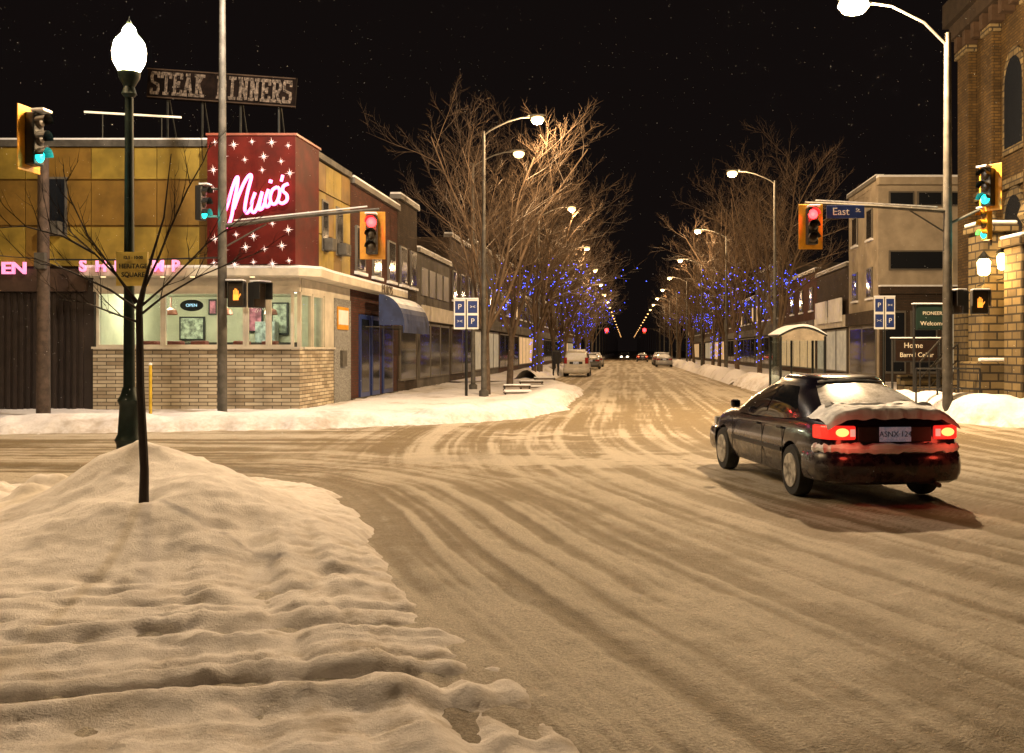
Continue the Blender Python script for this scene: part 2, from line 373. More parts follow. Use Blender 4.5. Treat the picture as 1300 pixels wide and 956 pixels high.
def strip(name,t0,t1,kt,sgn,seed):
    T,Yq=np.meshgrid(np.linspace(t0,t1,30),Yb); Xq=(T+SX*Yq)/SY
    n=fbm(T*.7,Yq*.3,3,seed); Dk=np.abs(T-kt)
    Zq=.14+.12*(n-.4)+.55*np.exp(-((Dk-.8)/.6)**2)*sst(.25,.6,n); Zq=np.where(Dk<.15,-.02,Zq)
    sheet(name,Xq,Yq,Zq,M['snow2'])
strip('left_far_pavement_snow',-9.6,-4.2,-4.2,1,71)
strip('right_far_pavement_snow',5.1,12.4,5.1,1,73)
bank('right_pavement_snow',right_poly,6.5,30,18.5,50.2,.11,.46,.18,81)
# ------------------------------------------------------------------ text
def text(s,size,loc,mt,parent,name,rz=0,ext=.01,sx=1,roll=0,alx='CENTER',bold=0):
    cu=bpy.data.curves.new('t','FONT'); cu.body=s; cu.size=size; cu.extrude=ext; cu.align_x=alx; cu.align_y='CENTER'; cu.resolution_u=3; cu.offset=bold
    ob=bpy.data.objects.new('t',cu); COL.objects.link(ob); bpy.context.view_layer.update()
    me=bpy.data.meshes.new_from_object(ob.evaluated_get(bpy.context.evaluated_depsgraph_get()))
    bpy.data.objects.remove(ob); bpy.data.curves.remove(cu)
    off=OFF.get(parent.name,(0,0,0)) if parent else (0,0,0)
    me.transform(Matrix.Translation(Vector(loc)-Vector(off))@Matrix.Rotation(rz,4,'Z')@Matrix.Rotation(math.pi/2,4,'X')@Matrix.Rotation(roll,4,'Z')@Matrix.Diagonal((sx,1,1,1)))
    return link_mesh(name,me,mt,parent,off=off)
LROT=math.pi/2-SROT
# ------------------------------------------------------------------ restaurant
Yf=27.0; TF=-8.81
R=thing('restaurant_building','two storey corner restaurant with mustard upper panels and stone base','building',(-11,27,0))
xl=wx(118,Yf); xr=wx(380,Yf)
zs,zt_,zl=1.74,3.30,3.68
b=MB(); b.b2(xl,xr,Yf,Yf+.25,0,zs); b.prism([(xr+.003,Yf+.003),P(TF,30.2),P(TF-.25,30.2),(xr-.25,Yf+.253)],0,zs-.003); b.build('stone_wall',M['stone'],R)
b=MB(); b.b2(xl-.02,xr+.04,Yf-.07,Yf+.28,zs,zs+.06); b.prism([P(TF+.06,27.3),P(TF+.06,30.2),P(TF-.25,30.2),P(TF-.25,27.3)],zs+.002,zs+.058); b.build('window_sill',M['cream'],R)
b=MB(); b.b2(xl,xr,Yf+.02,Yf+.25,zt_,zl); b.st(TF-.25,TF-.01,27.26,32,zt_,zl-.01); b.st(TF-.25,TF,29.3,30.2,zs,zt_); b.build('window_header',M['cream'],R)
def window_front(x0,x1):
    f=MB()
    for a in (x0,x1): f.b2(a-.035,a+.035,Yf+.05,Yf+.17,zs+.06,zt_)
    f.b2(x0+.035,x1-.035,Yf+.05,Yf+.17,zs+.06,zs+.12); f.b2(x0+.035,x1-.035,Yf+.05,Yf+.17,zt_-.06,zt_)
    w=f.build('window',M['cream'],R); MB().b2(x0+.03,x1-.03,Yf+.10,Yf+.112,zs+.1,zt_-.05).build('pane',M['clear'],w)
pxs=[121,164,206,278,311,340,372]
for a,c in zip(pxs[:-1],pxs[1:]): window_front(wx(a,Yf)+.038,wx(c,Yf)-.038)
for Z0,Z1 in ((27.2,28.2),(28.28,29.25)):
    f=MB(); f.st(TF-.12,TF-.02,Z0,Z0+.07,zs+.06,zt_); f.st(TF-.12,TF-.02,Z1-.07,Z1,zs+.06,zt_); f.st(TF-.12,TF-.02,Z0+.07,Z1-.07,zt_-.07,zt_); w=f.build('window',M['cream'],R)
    MB().st(TF-.08,TF-.07,Z0+.05,Z1-.05,zs+.06,zt_-.05).build('pane',M['clear'],w)
b=MB(); b.b2(xl,xl+.12,Yf+.25,32,.05,3.5); b.b2(xl,-5.6,32,32.15,.05,3.5); b.b2(xl+.12,-5.75,Yf+.26,32,.02,.1); b.build('interior_wall',M['room'],R)
MB().prism([(xl+.12,Yf+.26),(xr-.3,Yf+.26),P(TF-.3,32),(xl+.12,32)],3.42,3.5).build('ceiling',M['room'],R)
for i in range(4):
    MB().b2(xl+.7+i*1.25,xl+1.5+i*1.25,28.6,28.9,3.37,3.41).build('ceiling_light',M['tube'],R)
for i in range(2):
    L=bpy.data.lights.new('interior_light','POINT'); L.energy=160; L.color=(1,.93,.64); L.shadow_soft_size=.3
    o=bpy.data.objects.new('interior_light',L); COL.objects.link(o); o.location=(xl+1.3+i*2.6+11,29-27,3.1); o.parent=R
PP=mat('picture_print',(.45,.5,.42),.6,var=.7,ns=6); PK=mat('pink_print',(.6,.2,.3),.6,var=.5,ns=5)
for (a,c,y0,y1,m1) in ((228,260,402,432,PP),(312,334,388,422,PK),(145,160,385,420,PP),(186,200,395,420,PP),(345,366,384,425,PP),(265,276,380,400,PK)):
    Yp=31.9; f=MB().b2(wx(a,Yp),wx(c,Yp),Yp-.04,Yp+.05,wz(y1,Yp),wz(y0,Yp)).build('picture_frame',M['black'],R)
    dx=.05; MB().b2(wx(a,Yp)+dx,wx(c,Yp)-dx,Yp-.05,Yp-.035,wz(y1,Yp)+dx,wz(y0,Yp)-dx).build('picture',m1,f)
MB().b2(xl+.3,-6.6,30.4,30.9,.1,1.95).build('counter',M['ribbed'],R)
MB().b2(-8.0,-7.4,31,31.6,.1,2.6).build('drinks_cooler',mat('cooler_front',(.35,.4,.4),.3,var=.6,ns=6),R)
BV=mat('booth_vinyl',(.22,.05,.04),.5)
for q in (-10.3,-9.6,-8.9,-7.7,-6.9): MB().box((q,28.4,1.75),(.42,.42,.45)).build('seat_back',BV,R,bevel=.04)
PSH=mat('pendant_shade',(.3,.1,.06),.5)
for q in (-9.9,-8.3,-7.0): MB().lathe([(.02,.5),(.02,.2),(.16,.12),(.2,0),(.17,-.02)],(q,28.9,2.75),12).build('pendant_lamp',PSH,R,smooth=True)
f=MB().lathe([(0,0),(.32,0),(.32,.03),(0,.03)],(wx(245,27.4),27.28,wz(388,27.4)),24,'Y',(.5,1)).build('window_sign',M['black'],R)
text('OPEN',.12,(wx(245,27.4),27.265,wz(388,27.4)),mat('sign_cyan_glow',(.5,.8,1),.4,var=0,emis=1.2,sample=False),f,'lettering')
led=[(xl-.15,Yf-.55),(xr+.1,Yf-.55),(xr+.62,Yf-.1),P(TF+.55,28.2),P(TF+.55,37.9),P(TF-.1,37.9),P(TF-.1,27.3),(xl-.15,Yf+.1)]
MB().prism(led,zl,zl+.22).build('canopy',M['cream'],R,bevel=.02)
MB().prism([(x,y) for x,y in led],zl+.221,zl+.29).build('canopy_snow',M['cap'],R)
sl=mat('soffit_lens',(1,.8,.5),.4,var=0,emis=2,ec=(1,.75,.4),sample=False)
for i in range(int((xr-xl)/.8)): MB().lathe([(.0,0),(.07,0),(.07,.015),(0,.015)],(xl+.4+i*.8,Yf-.3,zl-.016),10).build('soffit_light',sl,R)
ux0=-22.0; uxr=wx(375,Yf)
b=MB(); b.prism([(ux0,Yf+.02),(uxr,Yf+.02),P(TF-.02,31.9),P(TF-12,31.9),(ux0,36)],zl+.3,7.22); b.build('upper_wall',M['ochre'],R)
i=0; x=ux0
while x<wx(262,Yf)-.1:
    w=1.16 if i%3 else .62
    for (z0,z1,kq) in ((3.98,5.05,0),(5.09,6.3,1),(6.34,7.2,0)):
        MB().b2(x+.012,min(x+w,wx(264,Yf))-.012,Yf-.03,Yf+.015,z0+.01,z1-.01).build('wall_panel',M['ochre'] if kq==1 or (i*2+int(z0))%5==1 else M['mustard'],R)
    x+=w; i+=1
for j,(Z0,Z1) in enumerate(((28.5,29.3),(29.32,30.1),(30.12,30.9),(30.92,31.88))):
    for (z0,z1) in ((4.0,5.05),(5.09,6.3),(6.34,7.15)):
        MB().st(TF-.01,TF+.03,Z0,Z1,z0,z1).build('wall_panel',M['mustard'] if (j+int(z0))%3 else M['ochre'],R)
b=MB(); b.b2(ux0,uxr,Yf-.09,Yf+.25,7.22,7.40); b.st(TF-.25,TF+.09,27.3,31.9,7.222,7.398); b.build('parapet_cap',M['galv'],R)
b=MB(); b.b2(ux0,uxr,Yf-.07,Yf+.22,7.401,7.45); b.build('parapet_snow',M['cap'],R)
def upwin(x0,x1,z0,z1,ac=True):
    w=MB().b2(x0,x1,Yf-.06,Yf-.031,z0,z1).build('window',M['frame'],R)
    MB().b2(x0+.06,x1-.06,Yf-.068,Yf-.061,z0+.06,z1-.06).build('pane',M['dkwin'],w)
    if ac: MB().b2(x0+.1,x1-.1,Yf-.35,Yf-.07,z0+.02,z0+.38).build('air_conditioner',M['galv'],w,bevel=.02)
upwin(wx(60,Yf),wx(86,Yf),wz(300,Yf),wz(225,Yf)); upwin(wx(-60,Yf),wx(-30,Yf),wz(300,Yf),wz(225,Yf))
for Z0,Z1 in ((28.9,29.5),(30.3,31.0)):
    w=MB().st(TF+.03,TF+.06,Z0,Z1,4.6,6.1).build('window',M['frame'],R); MB().st(TF+.06,TF+.066,Z0+.06,Z1-.06,4.66,6.04).build('pane',M['dkwin'],w)
    MB().st(TF+.07,TF+.33,Z0+.08,Z1-.08,4.62,4.98).build('air_conditioner',M['galv'],w,bevel=.02)
b=MB(); b.b2(ux0,xl-.003,Yf+.08,Yf+.3,0,zl+.3)
x=ux0
while x<xl-.2: b.b2(x,x+.09,Yf+.03,Yf+.08,.05,3.25); x+=.18
b.build('ribbed_wall',M['ribbed'],R)
MB().b2(ux0,xl-.16,Yf-.1,Yf+.07,3.3,3.9).build('fascia',mat('brown_fascia',(.05,.028,.018),.6),R)
text('EN',.44,(wx(17,26.8),26.83,wz(341,26.8)),M['neond'],R,'lettering',ext=.03,sx=1.25,bold=.012)
for ch,px in zip('SHRIMP',(104,127,150,178,200,222)):
    text(ch,.42,(wx(px,26.3),26.35,wz(338,26.3)),M['neond'] ,R,'letter',ext=.03,bold=.012)
MB().st(TF-.25,TF+.02,30.2,32,0,zt_).build('pebble_pier',M['speckle'],R)
f=MB().st(TF+.02,TF+.06,30.45,31.6,2.35,3.05).build('menu_board',M['yellow'],R); MB().st(TF+.06,TF+.066,30.5,31.55,2.5,2.95).build('menu_panel',M['white'],f)
MB().st(TF+.02,TF+.1,30.8,31.3,1.2,1.7).build('meter_box',M['galv'],R)
# ---- main sign
G=thing('restaurant_sign','tall red rooftop corner sign with pink neon script and white starbursts','sign',(-7,26.5,3.9))
ys=26.42; gx0,gx1=wx(263,ys),wx(375,ys); gz0,gz1=3.99,wz(172,ys)
MB().prism([(gx0,ys),(gx1,ys),P(TF+.12,28.35),P(TF-.5,28.35),(gx0,Yf-.04)],gz0,gz1).build('sign_box',M['signred'],G)
MB().prism([(gx0-.03,ys-.03),(gx1+.04,ys-.03),P(TF+.17,28.4),P(TF-.5,28.4),(gx0-.03,Yf)],gz1,gz1+.06).build('sign_cap',mat('sign_trim',(.2,.05,.03),.4),G)
def spx(px,py,dy=.09): return (wx(px,ys),ys-dy,wz(py,ys))
def smooth(pts,k=5):
    out=[]; n=len(pts)
    for i in range(n-1):
        p0,p1,p2,p3=pts[max(i-1,0)],pts[i],pts[i+1],pts[min(i+2,n-1)]
        for j in range(k):
            t=j/k; out.append(tuple(.5*((2*p1[a])+(-p0[a]+p2[a])*t+(2*p0[a]-5*p1[a]+4*p2[a]-p3[a])*t*t+(-p0[a]+3*p1[a]-3*p2[a]+p3[a])*t**3) for a in (0,1)))
    out.append(pts[-1]); return out
strokes=[[(283,262),(281,268),(285,271),(290,261),(295,243),(300,229),(303,226),(302,238),(298,258),(295,276),(290,288),(285,287)],
 [(298,266),(304,249),(312,231),(318,223),(320,226),(316,242),(313,257),(312,267),(315,271),(319,265)],
 [(325,245),(321,257),(320,267),(324,270),(329,261),(334,244),(331,257),(330,266),(334,265),(338,256)],
 [(342,241),(338,253),(338,262),(342,262),(345,255)],
 [(353,238),(347,242),(344,251),(346,259),(351,259),(355,251),(356,242),(353,238)],
 [(367,234),(361,237),(360,243),(365,248),(365,255),(359,259),(354,256)]]
for sgm in strokes:
    MB().tube([spx(*q) for q in smooth(sgm)],.045,6).build('neon_letter',M['neon'],G,smooth=True)
MB().tube([spx(345,229),spx(344,233)],.05,6).build('neon_dot',M['neon'],G); MB().tube([spx(360,223),spx(358,231)],.042,6).build('neon_apostrophe',M['neon'],G)
for i,(px,py) in enumerate([(273,181),(297,184),(320,180),(345,181),(366,185),(284,199),(311,203),(335,199),(357,205),(271,216),(333,216),(368,220),(271,240),(273,303),(300,298),(322,300),(346,284),(366,292),(285,318),(312,314),(336,316),(358,312),(272,334),(298,336),(322,333),(346,335),(367,331)]):
    c=spx(px,py,.02); r=.15 if i%2 else .11; vs=[(c[0],c[1]-.015,c[2])]
    for k2 in range(16):
        q=math.pi*k2/8+.1; rr=(r if k2%4==0 else r*.62) if k2%2==0 else r*.16; vs.append((c[0]+rr*math.cos(q),c[1],c[2]+rr*math.sin(q)))
    MB().add(vs,[(0,1+k2,1+(k2+1)%16) for k2 in range(16)]).build('starburst',M['neonw'],G)
# ---- rooftop board
G=thing('rooftop_board','old dark rooftop board with worn slab letters on steel legs','sign',(wx(280,28.5),28.5,7.3))
rl=-math.atan2(13,187); cx,cz=wx(282,28.5),wz(112,28.5)
MB().box((cx,28.5,cz),(4.25,.12,.86),ry=-rl).build('board',mat('board_dark',(.008,.005,.004),.8,var=.5,ns=3,spec=.05),G)
GLY={'S':[[(.85,.76),(.85,.93),(.2,.93),(.12,.75),(.2,.55),(.8,.45),(.88,.25),(.8,.07),(.15,.07),(.15,.24)]],
'T':[[(.06,.76),(.06,.93),(.94,.93),(.94,.76)],[(.5,.93),(.5,.07)],[(.28,.07),(.72,.07)]],
'E':[[(.93,.76),(.93,.93),(.08,.93)],[(.27,.93),(.27,.07)],[(.08,.07),(.93,.07),(.93,.24)],[(.27,.5),(.66,.5)],[(.66,.4),(.66,.6)]],
'A':[[(.16,.07),(.5,.93),(.84,.07)],[(.3,.35),(.7,.35)],[(0,.07),(.34,.07)],[(.66,.07),(1,.07)],[(.3,.93),(.6,.93)]],
'K':[[(.25,.07),(.25,.93)],[(.05,.07),(.45,.07)],[(.05,.93),(.45,.93)],[(.25,.45),(.8,.93)],[(.42,.58),(.84,.07)],[(.65,.93),(1,.93)],[(.66,.07),(1,.07)]],
'D':[[(.08,.93),(.7,.93),(.9,.75),(.9,.25),(.7,.07),(.08,.07)],[(.27,.07),(.27,.93)]],
'I':[[(.5,.07),(.5,.93)],[(.2,.07),(.8,.07)],[(.2,.93),(.8,.93)]],
'N':[[(.2,.07),(.2,.93),(.8,.07),(.8,.93)],[(0,.07),(.4,.07)],[(0,.93),(.3,.93)],[(.6,.93),(1,.93)]],
'R':[[(.25,.07),(.25,.93)],[(.08,.93),(.75,.93),(.9,.8),(.9,.62),(.75,.48),(.25,.48)],[(.5,.48),(.85,.07)],[(.05,.07),(.45,.07)],[(.7,.07),(1,.07)]]}
WP=mat('worn_white_paint',(.10,.08,.065),.8,var=.85,ns=11,spec=.1)
adv=4.1/13.0; lw,lh=adv*.86,.66
for i,ch in enumerate('STEAK DINNERS'):
    if ch==' ': continue
    x0=-2.05+i*adv+.02; b=MB(); kk_=0
    for pl in GLY[ch]:
        for (a,c) in zip(pl[:-1],pl[1:]):
            ax,az=x0+a[0]*lw,(a[1]-.5)*lh; bx,bz=x0+c[0]*lw,(c[1]-.5)*lh
            mx,mz=(ax+bx)/2,(az+bz)/2; L_=math.hypot(bx-ax,bz-az)+.045; an=math.atan2(bz-az,bx-ax); kk_+=1
            wxx=cx+mx*math.cos(rl)-mz*math.sin(rl); wzz=cz+mx*math.sin(rl)+mz*math.cos(rl)
            b.box((wxx,28.42-kk_*.0015,wzz),(L_,.02,.075 if abs(bz-az)>.1*lh else .09),ry=-(an+rl))
    b.build('letter',WP,G)
fr=MB()
for sz in (-1,1): fr.box((cx+.0*sz,28.43,cz+.40*sz),(4.25,.03,.03),ry=-rl)
fr.build('rim',mat('rim_paint',(.05,.034,.024),.8,spec=.1),G)
for q in (-1.6,-.6,.5,1.6): MB().tube([(cx+q,28.6,7.2),(cx+q,28.6,cz+q*math.tan(rl))],.035,6).build('support_leg',M['blackmetal'],G); MB().tube([(cx+q,29.8,7.2),(cx+q,28.6,cz)],.025,6).build('brace',M['blackmetal'],G)
G=thing('rooftop_light_bar','slim white light bar above the mustard panels, left of the rooftop board','light',(wx(168,28),28,7.3))
MB().tube([(wx(107,28),28,wz(142,28)),(wx(230,28),28,wz(149,28))],.03,6).build('light_tube',M['dim'],G)
for q in (130,205): MB().tube([(wx(q,28),28,7.2),(wx(q,28),28,wz(146,28))],.02,5).build('bracket',M['blackmetal'],G)
# ------------------------------------------------------------------ row buildings
def rowb(label,side,tf,Z0,Z1,h,wall,depth=10,shop='dkwin',rows=1,nw=3,fascia=None,cat='building',litp=.0,corn=True,shopd=True):
    rg=random.Random(int(Z0*7)); s_=1 if side>0 else -1
    x,y=P(tf,Z0); B=thing('shop_building',label,cat,(x,y,0))
    def q(d0,d1,a,c,z0,z1): return MB().st(tf-s_*d0,tf-s_*d1,a,c,z0,z1)
    q(0,-depth,Z0+.01,Z1-.01,0,h).build('wall',wall,B)
    if corn:
        q(.14,-.3,Z0+.02,Z1-.02,h,h+.18).build('cornice',M['frame'],B); q(.12,-.28,Z0+.03,Z1-.03,h+.18,h+.25).build('cornice_snow',M['cap'],B)
    L=Z1-Z0
    if shopd:
        k=max(1,round(L/3))
        for i in range(k):
            a=Z0+.3+i*(L-.6)/k; c=a+(L-.6)/k-.15
            f=q(.06,0,a,c,.5,2.9).build('shop_window',M['frame'],B); q(.066,.06,a+.08,c-.08,.58,2.8).build('pane',M[shop],f)
        q(.22,0,Z0+.15,Z1-.15,3.0,3.65).build('sign_fascia',fascia or M['greywall'],B)
    zz=4.3
    for r in range(rows):
        if zz+1.5>h-.2: break
        for i in range(nw):
            c=Z0+(i+.5)*L/nw; w=min(.55,L/nw*.32)
            f=q(.07,0,c-w,c+w,zz,zz+1.5).build('window',M['frame'],B); q(.076,.07,c-w+.07,c+w-.07,zz+.07,zz+1.43).build('pane',M['litwin'] if rg.random()<litp else M['dkwin'],f)
            q(.13,0,c-w-.08,c+w+.08,zz-.1,zz-.002).build('window_sill',M['cap'],B)
        zz+=2.9
    return B
B=rowb('narrow red brick shop above the blue awning beside mustard corner restaurant',-1,TF,32,38.6,7.1,M['redbrick'],rows=1,nw=3,shopd=False)
for a,c in ((33.0,34.2),(34.5,35.6),(36.1,37.6)):
    f=MB().st(TF,TF+.07,a,c,.15,2.9).build('shop_window',M['bluepaint'],B); MB().st(TF+.07,TF+.076,a+.12,c-.12,.3,2.75).build('pane',M['dkwin'],f)
MB().st(TF,TF+.05,32.1,38.5,0,.14).build('plinth',M['greywall'],B)
text("MUIO'S",.42,(*P(TF+.57,34.6),zl+.11),mat('fascia_letters',(.12,.09,.06),.6),B,'lettering',rz=LROT,sx=1.2,ext=.01)
A=thing('blue_awning','blue rounded fabric awning dusted with snow over shop doorway','awning',(*P(TF+.6,35.6),2.4))
b=MB(); n=8; vs=[];fs=[]
for Z in (33.4,37.6):
    for i in range(n+1):
        q=math.pi/2*i/n; x,y=P(TF+.57+.85*math.sin(q),Z); vs.append((x,y,2.55+1.05*math.cos(q)))
    x,y=P(TF+.57,Z); vs.append((x,y,2.55))
m=n+2
for i in range(n): fs.append((i,i+1,m+i+1,m+i))
fs.append(tuple(range(m-1,-1,-1))); fs.append(tuple(range(m,2*m)))
b.add(vs,fs).build('canopy_cloth',M['blue'],A)
MB().st(TF+1.37,TF+1.425,33.4,37.6,2.3,2.549).build('valance',M['blue'],A)
for Z in (33.5,35.5,37.5): MB().tube([(*P(TF+.1,Z),2.5),(*P(TF+1.35,Z),2.5)],.02,5).build('frame_bar',M['galv'],A)
rowb('tall narrow brown brick shop between red brick shop and pale fascia shop',-1,TF,38.6,42.2,7.6,M['brownbrick'],rows=1,nw=2)
B=rowb('low grey shop with pale fascia panel beside the leftmost street trees',-1,TF,42.2,50,5.9,M['greywall'],rows=0,nw=2,fascia=M['cream'])
for i in range(4):
    Z=43+i*1.7
    MB().st(TF,TF+.06,Z,Z+1.3,4.1,5.3).build('upper_panel',M['frame'],B)
rowb('dark brick shop behind the leftmost street trees',-1,TF,50,57.5,7.4,M['brownbrick'],rows=1,nw=3,litp=.3)
lits=['litwin2','dkwin','litwin','dkwin','dkwin','dkwin','litwin']
zz=57.5; rg=random.Random(3); ordn=['first','second','third','fourth','fifth','sixth','seventh','eighth','ninth','tenth']
i=0
while zz<190:
    L=rg.uniform(10,17); rowb('dim %s shop building, %s along left row beyond the dark brick shop'%(('grey','red brick','brown brick')[i%3],ordn[i]),-1,TF,zz,zz+L,rg.uniform(6,9.5),[M['greywall'],M['redbrick'],M['brownbrick']][i%3],shop=lits[i%7],rows=1,nw=4,litp=.15); zz+=L; i+=1
B=thing('back_block','plain dark block rising behind the low grey left shop','building',(*P(TF-10.5,46),0))
MB().st(TF-18,TF-10.2,42,58,0,9.5).build('wall',M['greywall'],B); MB().st(TF-18,TF-10.1,41.9,58,9.5,9.7).build('coping',M['cap'],B)
TR=12.0
B=rowb('pale rendered three storey corner block with long dark upper windows',1,TR,47.7,54,9.9,M['paintwhite'],depth=9,rows=2,nw=2,fascia=M['brownbrick'])
x0=wx(1115,47.7); x1=wx(1275,47.7)
for (a,c,y0,y1,kind) in ((1128,1160,243,262,0),(1164,1196,243,262,0),(1200,1222,243,262,0),(1128,1206,318,343,0)):
    f=MB().b2(wx(a,47.7),wx(c,47.7),47.62,47.7,wz(y1,47.7),wz(y0,47.7)).build('window',M['frame'],B)
    MB().b2(wx(a,47.7)+.07,wx(c,47.7)-.07,47.61,47.62,wz(y1,47.7)+.07,wz(y0,47.7)-.07).build('pane',M['dkwin'],f)
MB().b2(x0-.1,x1,47.3,47.7,9.6,9.95).build('front_cornice',M['paintwhite'],B)
MB().b2(x0-.1,x1,47.3,47.72,9.951,10.05).build('cornice_snow',M['cap'],B)
MB().b2(x0,x1,47.4,47.7,4.4,4.75).build('band',M['brownbrick'],B); MB().b2(x0,x1,47.4,47.7,4.751,4.83).build('band_snow',M['cap'],B)
MB().b2(x0+.05,x1,47.55,47.7,0,4.4).build('lower_wall',M['brownbrick'],B)
for j,(a,c) in enumerate(((1122,1150),(1156,1190),(1196,1224))):
    f=MB().b2(wx(a,47.5),wx(c,47.5),47.48,47.55,.6,3.6).build('shop_window',M['frame'],B); MB().b2(wx(a,47.5)+.08,wx(c,47.5)-.08,47.47,47.48,.7,3.5).build('pane',M['litwin2'] if j==2 else M['dkwin'],f)
B=rowb('brown brick shop with white sign boards left of the pale corner block',1,TR,54,63,6.3,M['brownbrick'],rows=0,nw=3,fascia=M['cream'],shop='litwin2')
for Z in (54.6,58.6): MB().st(TR-.35,TR-.23,Z,Z+3.2,3.3,4.6).build('sign_board',M['white'],B)
zz=63; i=0
while zz<200:
    L=rg.uniform(10,17); rowb('dim %s shop building, %s along right row beyond the brown brick shop'%(('red brick','grey','brown brick')[i%3],ordn[i]),1,TR,zz,zz+L,rg.uniform(6.5,10),[M['redbrick'],M['greywall'],M['brownbrick']][i%3],shop=lits[(i+2)%7],rows=2,nw=4,litp=.12); zz+=L; i+=1
# ------------------------------------------------------------------ church
TC=12.25; Ze=36.0
B=thing('church_building','tall yellow stone church with bracketed cornice cut off by right edge','church',(*P(TC,30),0))
MB().st(TC,27,22.5,Ze,0,18).build('wall',M['church'],B)
for (a,c) in ((35.0,36.15),(32.75,33.5),(29.2,30.2),(25.5,26.5)):
    MB().st(TC-.3,TC+.01,a,c,0,12.2).build('buttress',M['church'],B,bevel=.03)
    MB().st(TC-.42,TC-.299,a-.08,c+.08,0,3.4).build('buttress_base',M['rubble'],B,bevel=.03)
    MB().st(TC-.40,TC+.0,a-.06,c+.06,12.2,12.45).build('buttress_cap',M['rubble'],B,bevel=.03)
MB().st(TC-.55,27,22.3,Ze+.3,12.95,13.45).build('cornice',mat('cornice_paint',(.03,.02,.013),.8,spec=.2),B)
MB().st(TC-.75,27,22.1,Ze+.45,13.451,14.3).build('upper_cornice',mat('cornice_dark',(.022,.015,.010),.8,spec=.2),B)
BR=mat('bracket_paint',(.045,.027,.016),.8,spec=.2)
for i in range(16): MB().st(TC-.45,TC-.01,23+i*.85,23.3+i*.85,12.45,12.95).build('bracket',BR,B)
def archst(Z0,Z1,z0,z1,t,d,mt,nm,par):
    r=(Z1-Z0)/2; pts=[(Z0,z0),(Z1,z0)]+[(Z0+r+r*math.cos(q*math.pi/10),z1+r*1.25*math.sin(q*math.pi/10)) for q in range(11)]
    n=len(pts); vs=[(*P(t,p[0]),p[1]) for p in pts]+[(*P(t-d,p[0]),p[1]) for p in pts]
    return MB().add(vs,[tuple(range(n)),tuple(range(2*n-1,n-1,-1))]+[(i,i+n,(i+1)%n+n,(i+1)%n) for i in range(n)]).build(nm,mt,par)
for (Za,Zb_) in ((30.6,32.4),(27.2,28.9)):
    f=archst(Za,Zb_,8.0,10.2,TC,.08,M['rubble'],'window_surround',B); w=archst(Za+.2,Zb_-.2,8.2,10.15,TC-.081,.02,M['dkwin'],'window',f)
    f=archst(Za,Zb_,3.6,5.8,TC,.08,M['rubble'],'window_surround',B); w=archst(Za+.2,Zb_-.2,3.8,5.75,TC-.081,.02,M['dkwin'],'window',f)
MB().st(TC-.12,TC+.01,22.6,Ze-.01,6.9,7.2).build('string_course',M['rubble'],B)
def pier(x,y,w,h,label):
    T=thing('stone_pier',label,'pier',(x,y,0))
    MB().b2(x-w/2,x+w/2,y-w/2,y+w/2,0,h).build('shaft',M['rubble'],T,bevel=.04)
    MB().b2(x-w/2-.1,x+w/2+.1,y-w/2-.1,y+w/2+.1,h,h+.2).build('cap_stone',M['rubble'],T,bevel=.03)
    b=MB(); b.b2(x-w/2-.08,x+w/2+.08,y-w/2-.08,y+w/2+.08,h+.201,h+.30); b.build('snow',M['cap'],T,bevel=.045)
    return T
T=pier(wx(1262,27),27.2,.85,4.9,'tall rubble stone pier with two lit lanterns beside church steps')
MB().lathe([(.0,0),(.2,.0),(.12,.2),(.24,.45),(.16,.72),(0,.78)],(wx(1262,27),27.2,5.20),12).build('finial',M['rubble'],T,smooth=True)
MB().b2(wx(1262,27)-.6,wx(1262,27)+.6,26.6,27.8,0,1.4).build('pedestal',M['rubble'],T,bevel=.05)
MB().b2(wx(1262,27)-.55,wx(1262,27)+.55,26.65,26.77,1.401,1.5).build('pedestal_snow',M['cap'],T,bevel=.03)
T=pier(wx(1314,25.5),25.7,.95,4.4,'stone pier cut off by the right edge of the photo')
MB().lathe([(.0,0),(.25,.0),(.15,.2),(.32,.5),(.2,.85),(0,.9)],(wx(1314,25.5),25.7,4.70),12).build('finial',M['rubble'],T,smooth=True)
LGL=mat('lantern_glow',(1,.85,.5),.4,var=0,emis=12,ec=(1,.70,.28),sample=False)
def lantern(x,y,z,label):
    T=thing('wall_lantern',label,'lantern',(x,y,z),group='lit lanterns on the stone pier')
    MB().lathe([(.08,0),(.15,.05),(.18,.36),(.12,.44)],(x,y,z),8).build('lit_glass',LGL,T)
    MB().lathe([(.21,.44),(.12,.52),(.03,.64),(0,.66)],(x,y,z),8).build('cap',M['blackmetal'],T)
    MB().tube([(x,y,z),(x,y,z-.22),(x,y+.35,z-.25)],.02,5).build('bracket',M['blackmetal'],T)
    L=bpy.data.lights.new('lantern_light','POINT'); L.energy=210; L.color=(1,.58,.20); L.shadow_soft_size=.1
    o=bpy.data.objects.new('lantern_light',L); COL.objects.link(o); o.parent=T; o.location=(0,-.28,.15)
lantern(wx(1249,26.4),26.4,wz(350,26.4),'lit lantern on the left face of the stone pier'); lantern(wx(1273,26.4),26.35,wz(343,26.4),'lit lantern on the right face of the stone pier')
T=thing('church_steps','snowy stone steps with black rails climbing toward church porch','steps',(13,28,0))
for i in range(6): MB().b2(wx(1175,28),wx(1245,28),28.2+i*.32,30.1,.0+i*.16,.16+i*.16).build('step',M['rubble'],T)
MB().b2(wx(1175,28),wx(1245,28),28.05,28.2,0,.15).build('bottom_step',M['cap'],T)
T=thing('stair_rail','pair of black sloping stair rails standing in snow by the church sign','railing',(12,27,0))
